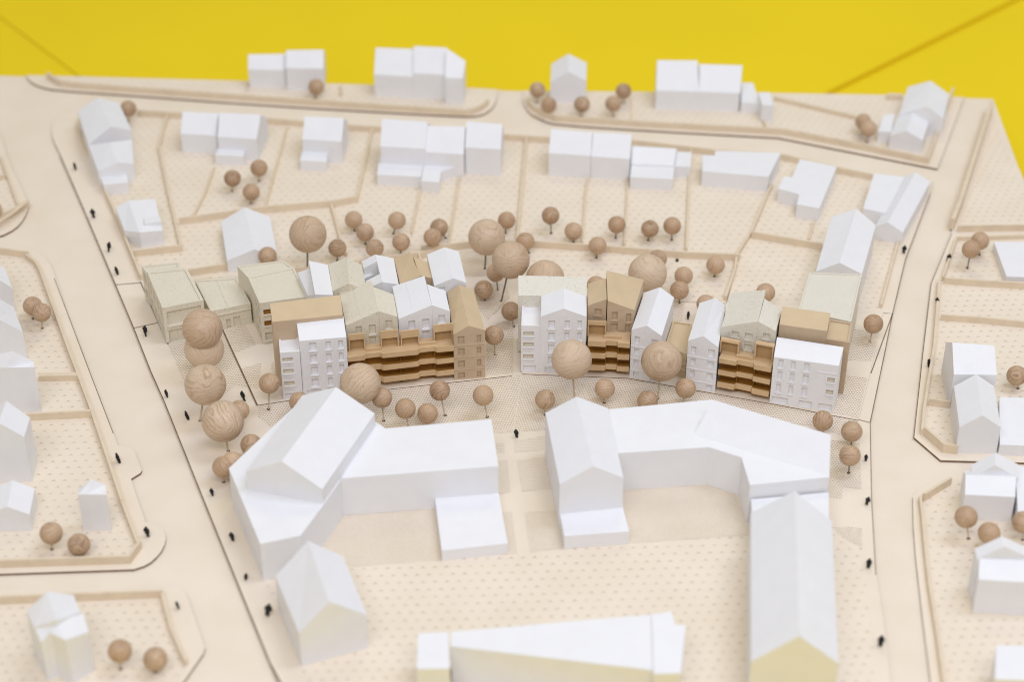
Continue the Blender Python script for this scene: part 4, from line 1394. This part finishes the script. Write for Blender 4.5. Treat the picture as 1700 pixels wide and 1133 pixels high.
for i, (x, y, lab) in enumerate([(1124, 434, 'left stub of a broken tree pin on the bare ground'), (1159, 429, 'right stub of a broken tree pin by the long wall')]):
    g = P(x, y, ZL)
    o = D.objects.new('pin_stub', MH)
    o.location = g
    o.scale = (.085, .07, .14)
    COL.objects.link(o)
    tag(o, lab, 'pin stub', 'broken pin stubs')

# ================================================================== BLACK FIGURES


def figure_mesh(stride, lean, arm, wide):
    j = {'pelvis': (0, 0, .50), 'chest': (lean * .12, 0, .74), 'neck': (lean * .17, 0, .84), 'head': (lean * .20, 0, .95), 'crown': (lean * .2, 0, 1.0),
         'kl': (-stride * .3 - .03, -.06, .27), 'fl': (-stride * .6, -.07, .03), 'tl': (-stride * .6 + .10, -.07, .015),
         'kr': (stride * .5 + .03, .06, .27), 'fr': (stride * .6, .07, .03), 'tr': (stride * .6 + .10, .07, .015),
         'sl': (lean * .14, -.13, .79), 'el': (-arm * .3, -.17, .62), 'hl': (arm * .2, -.17, .47),
         'sr': (lean * .14, .13, .79), 'er': (arm * .3, .17, .62), 'hr': (arm * .9, .16, .5)}
    e = [('pelvis', 'chest'), ('chest', 'neck'), ('neck', 'head'), ('head', 'crown'), ('pelvis', 'kl'), ('kl', 'fl'), ('fl', 'tl'), ('pelvis', 'kr'), ('kr', 'fr'), ('fr', 'tr'),
         ('chest', 'sl'), ('sl', 'el'), ('el', 'hl'), ('chest', 'sr'), ('sr', 'er'), ('er', 'hr')]
    R = {'pelvis': .11, 'chest': .135, 'neck': .055, 'head': .085, 'crown': .06, 'sl': .06, 'sr': .06, 'el': .045, 'er': .045, 'hl': .04, 'hr': .04, 'kl': .065, 'kr': .065, 'fl': .05, 'fr': .05, 'tl': .04, 'tr': .04}
    names = list(j)
    me = D.meshes.new('person')
    me.from_pydata([j[n] for n in names], [(names.index(a), names.index(b)) for a, b in e], [])
    o = D.objects.new('person', me)
    COL.objects.link(o)
    o.modifiers.new('skin', 'SKIN')
    for i, n in enumerate(names):
        me.skin_vertices[0].data[i].radius = (R[n] * wide, R[n] * wide)
        me.skin_vertices[0].data[i].use_root = n == 'pelvis'
    sb = o.modifiers.new('sub', 'SUBSURF')
    sb.levels = 1
    dg = bpy.context.evaluated_depsgraph_get()
    out = D.meshes.new_from_object(o.evaluated_get(dg))
    D.objects.remove(o)
    out.name = 'person'
    out.materials.clear()
    out.materials.append(M['black'])
    out.polygons.foreach_set('use_smooth', [True] * len(out.polygons))
    return out


FIG = [figure_mesh(.04, .15, .02, 1.15), figure_mesh(.16, .4, .15, 1.1), figure_mesh(.03, .05, .02, 1.5)]
PEOPLE = [  # foot x, foot y, head row, pose, turn, tilt sideways, where
    (126, 282, 269, 2, .3, -8, 'walking on the pavement below the long white corner house'),
    (156, 362, 346, 0, 1.5, -6, 'upper one on the pavement beside the small notched house'),
    (180, 418, 401, 0, .9, 10, 'thin one with feet apart on the pavement beside the small notched house'),
    (196, 456, 442, 2, .2, -12, 'broad one just above the engraved pavement line on the left'),
    (242, 558, 541, 1, 1.2, -2, 'next to the speckled corner building'),
    (278, 660, 647, 2, .6, -8, 'on the pavement left of the third large ball'),
    (313, 697, 682, 0, 0.2, -16, 'beside the hole of a tree pin left of the lowest large ball'),
    (406, 666, 649, 0, 1.0, -12, 'on the smooth path near the cut line of the left plinth'),
    (353, 824, 811, 2, 1.2, -5, 'on the pavement beside the left foreground complex, upper one'),
    (387, 899, 884, 2, 1.4, -8, 'on the pavement beside the left foreground complex, lower one'),
    (408, 964, 954, 2, 2.2, 6, 'squat one at the gap above the lower left gabled house'),
    (443, 1024, 1003, 0, 1.4, 12, 'leaning one beside the lower left gabled house'),
    (199, 769, 752, 0, .4, -14, 'on the small pavement bump of the left block'),
    (246, 892, 875, 2, 1.3, -6, 'at the rounded lower corner of the left block'),
    (297, 1012, 999, 0, .8, -12, 'on the corner of the lower left block'),
    (858, 727, 713, 2, 1.3, -6, 'on the path between the two foreground complexes'),
    (1142, 530, 517, 2, .1, 2, 'broad one between the two white towers behind the tan link'),
    (1500, 421, 407, 0, 1.5, 2, 'on the pavement in front of the right corner gabled house'),
    (1573, 435, 421, 0, 1.4, 8, 'at the street wall left of the two right trees'),
    (1556, 508, 494, 1, 1.0, -8, 'striding one on the right pavement'),
    (1541, 609, 596, 2, .1, 0, 'broad one at the end of a thin wall on the right'),
    (1437, 766, 755, 2, 1.2, 0, 'beside the lower of two street trees on the right'),
    (1438, 839, 825, 0, 1.2, 10, 'on the right pavement above the small dotted triangle'),
    (1441, 944, 928, 2, 1.5, 2, 'on the right pavement beside the long gabled building'),
    (1461, 1074, 1056, 2, 1.5, 2, 'blurred one lowest on the right pavement'),
]
for x, y, ty, ps, turn, tilt, lab in PEOPLE:
    g = P(x, y, ZP)
    o = D.objects.new('person', FIG[ps])
    h = max(.38, (H(x, y, ty, ZP) - ZP) * .95)
    w = h * (1.2 if ps != 2 else 1.1)
    o.scale = (w, w, h)
    o.rotation_mode = 'ZYX'
    o.rotation_euler = (0, math.radians(tilt), 0)
    o.matrix_world = Matrix.Translation(g) @ Matrix.Rotation(math.radians(tilt), 4, 'Y') @ Matrix.Rotation(turn, 4, 'Z') @ Matrix.Diagonal((w, w, h, 1))
    COL.objects.link(o)
    tag(o, 'tiny black figure ' + lab, 'person', 'tiny black figures')
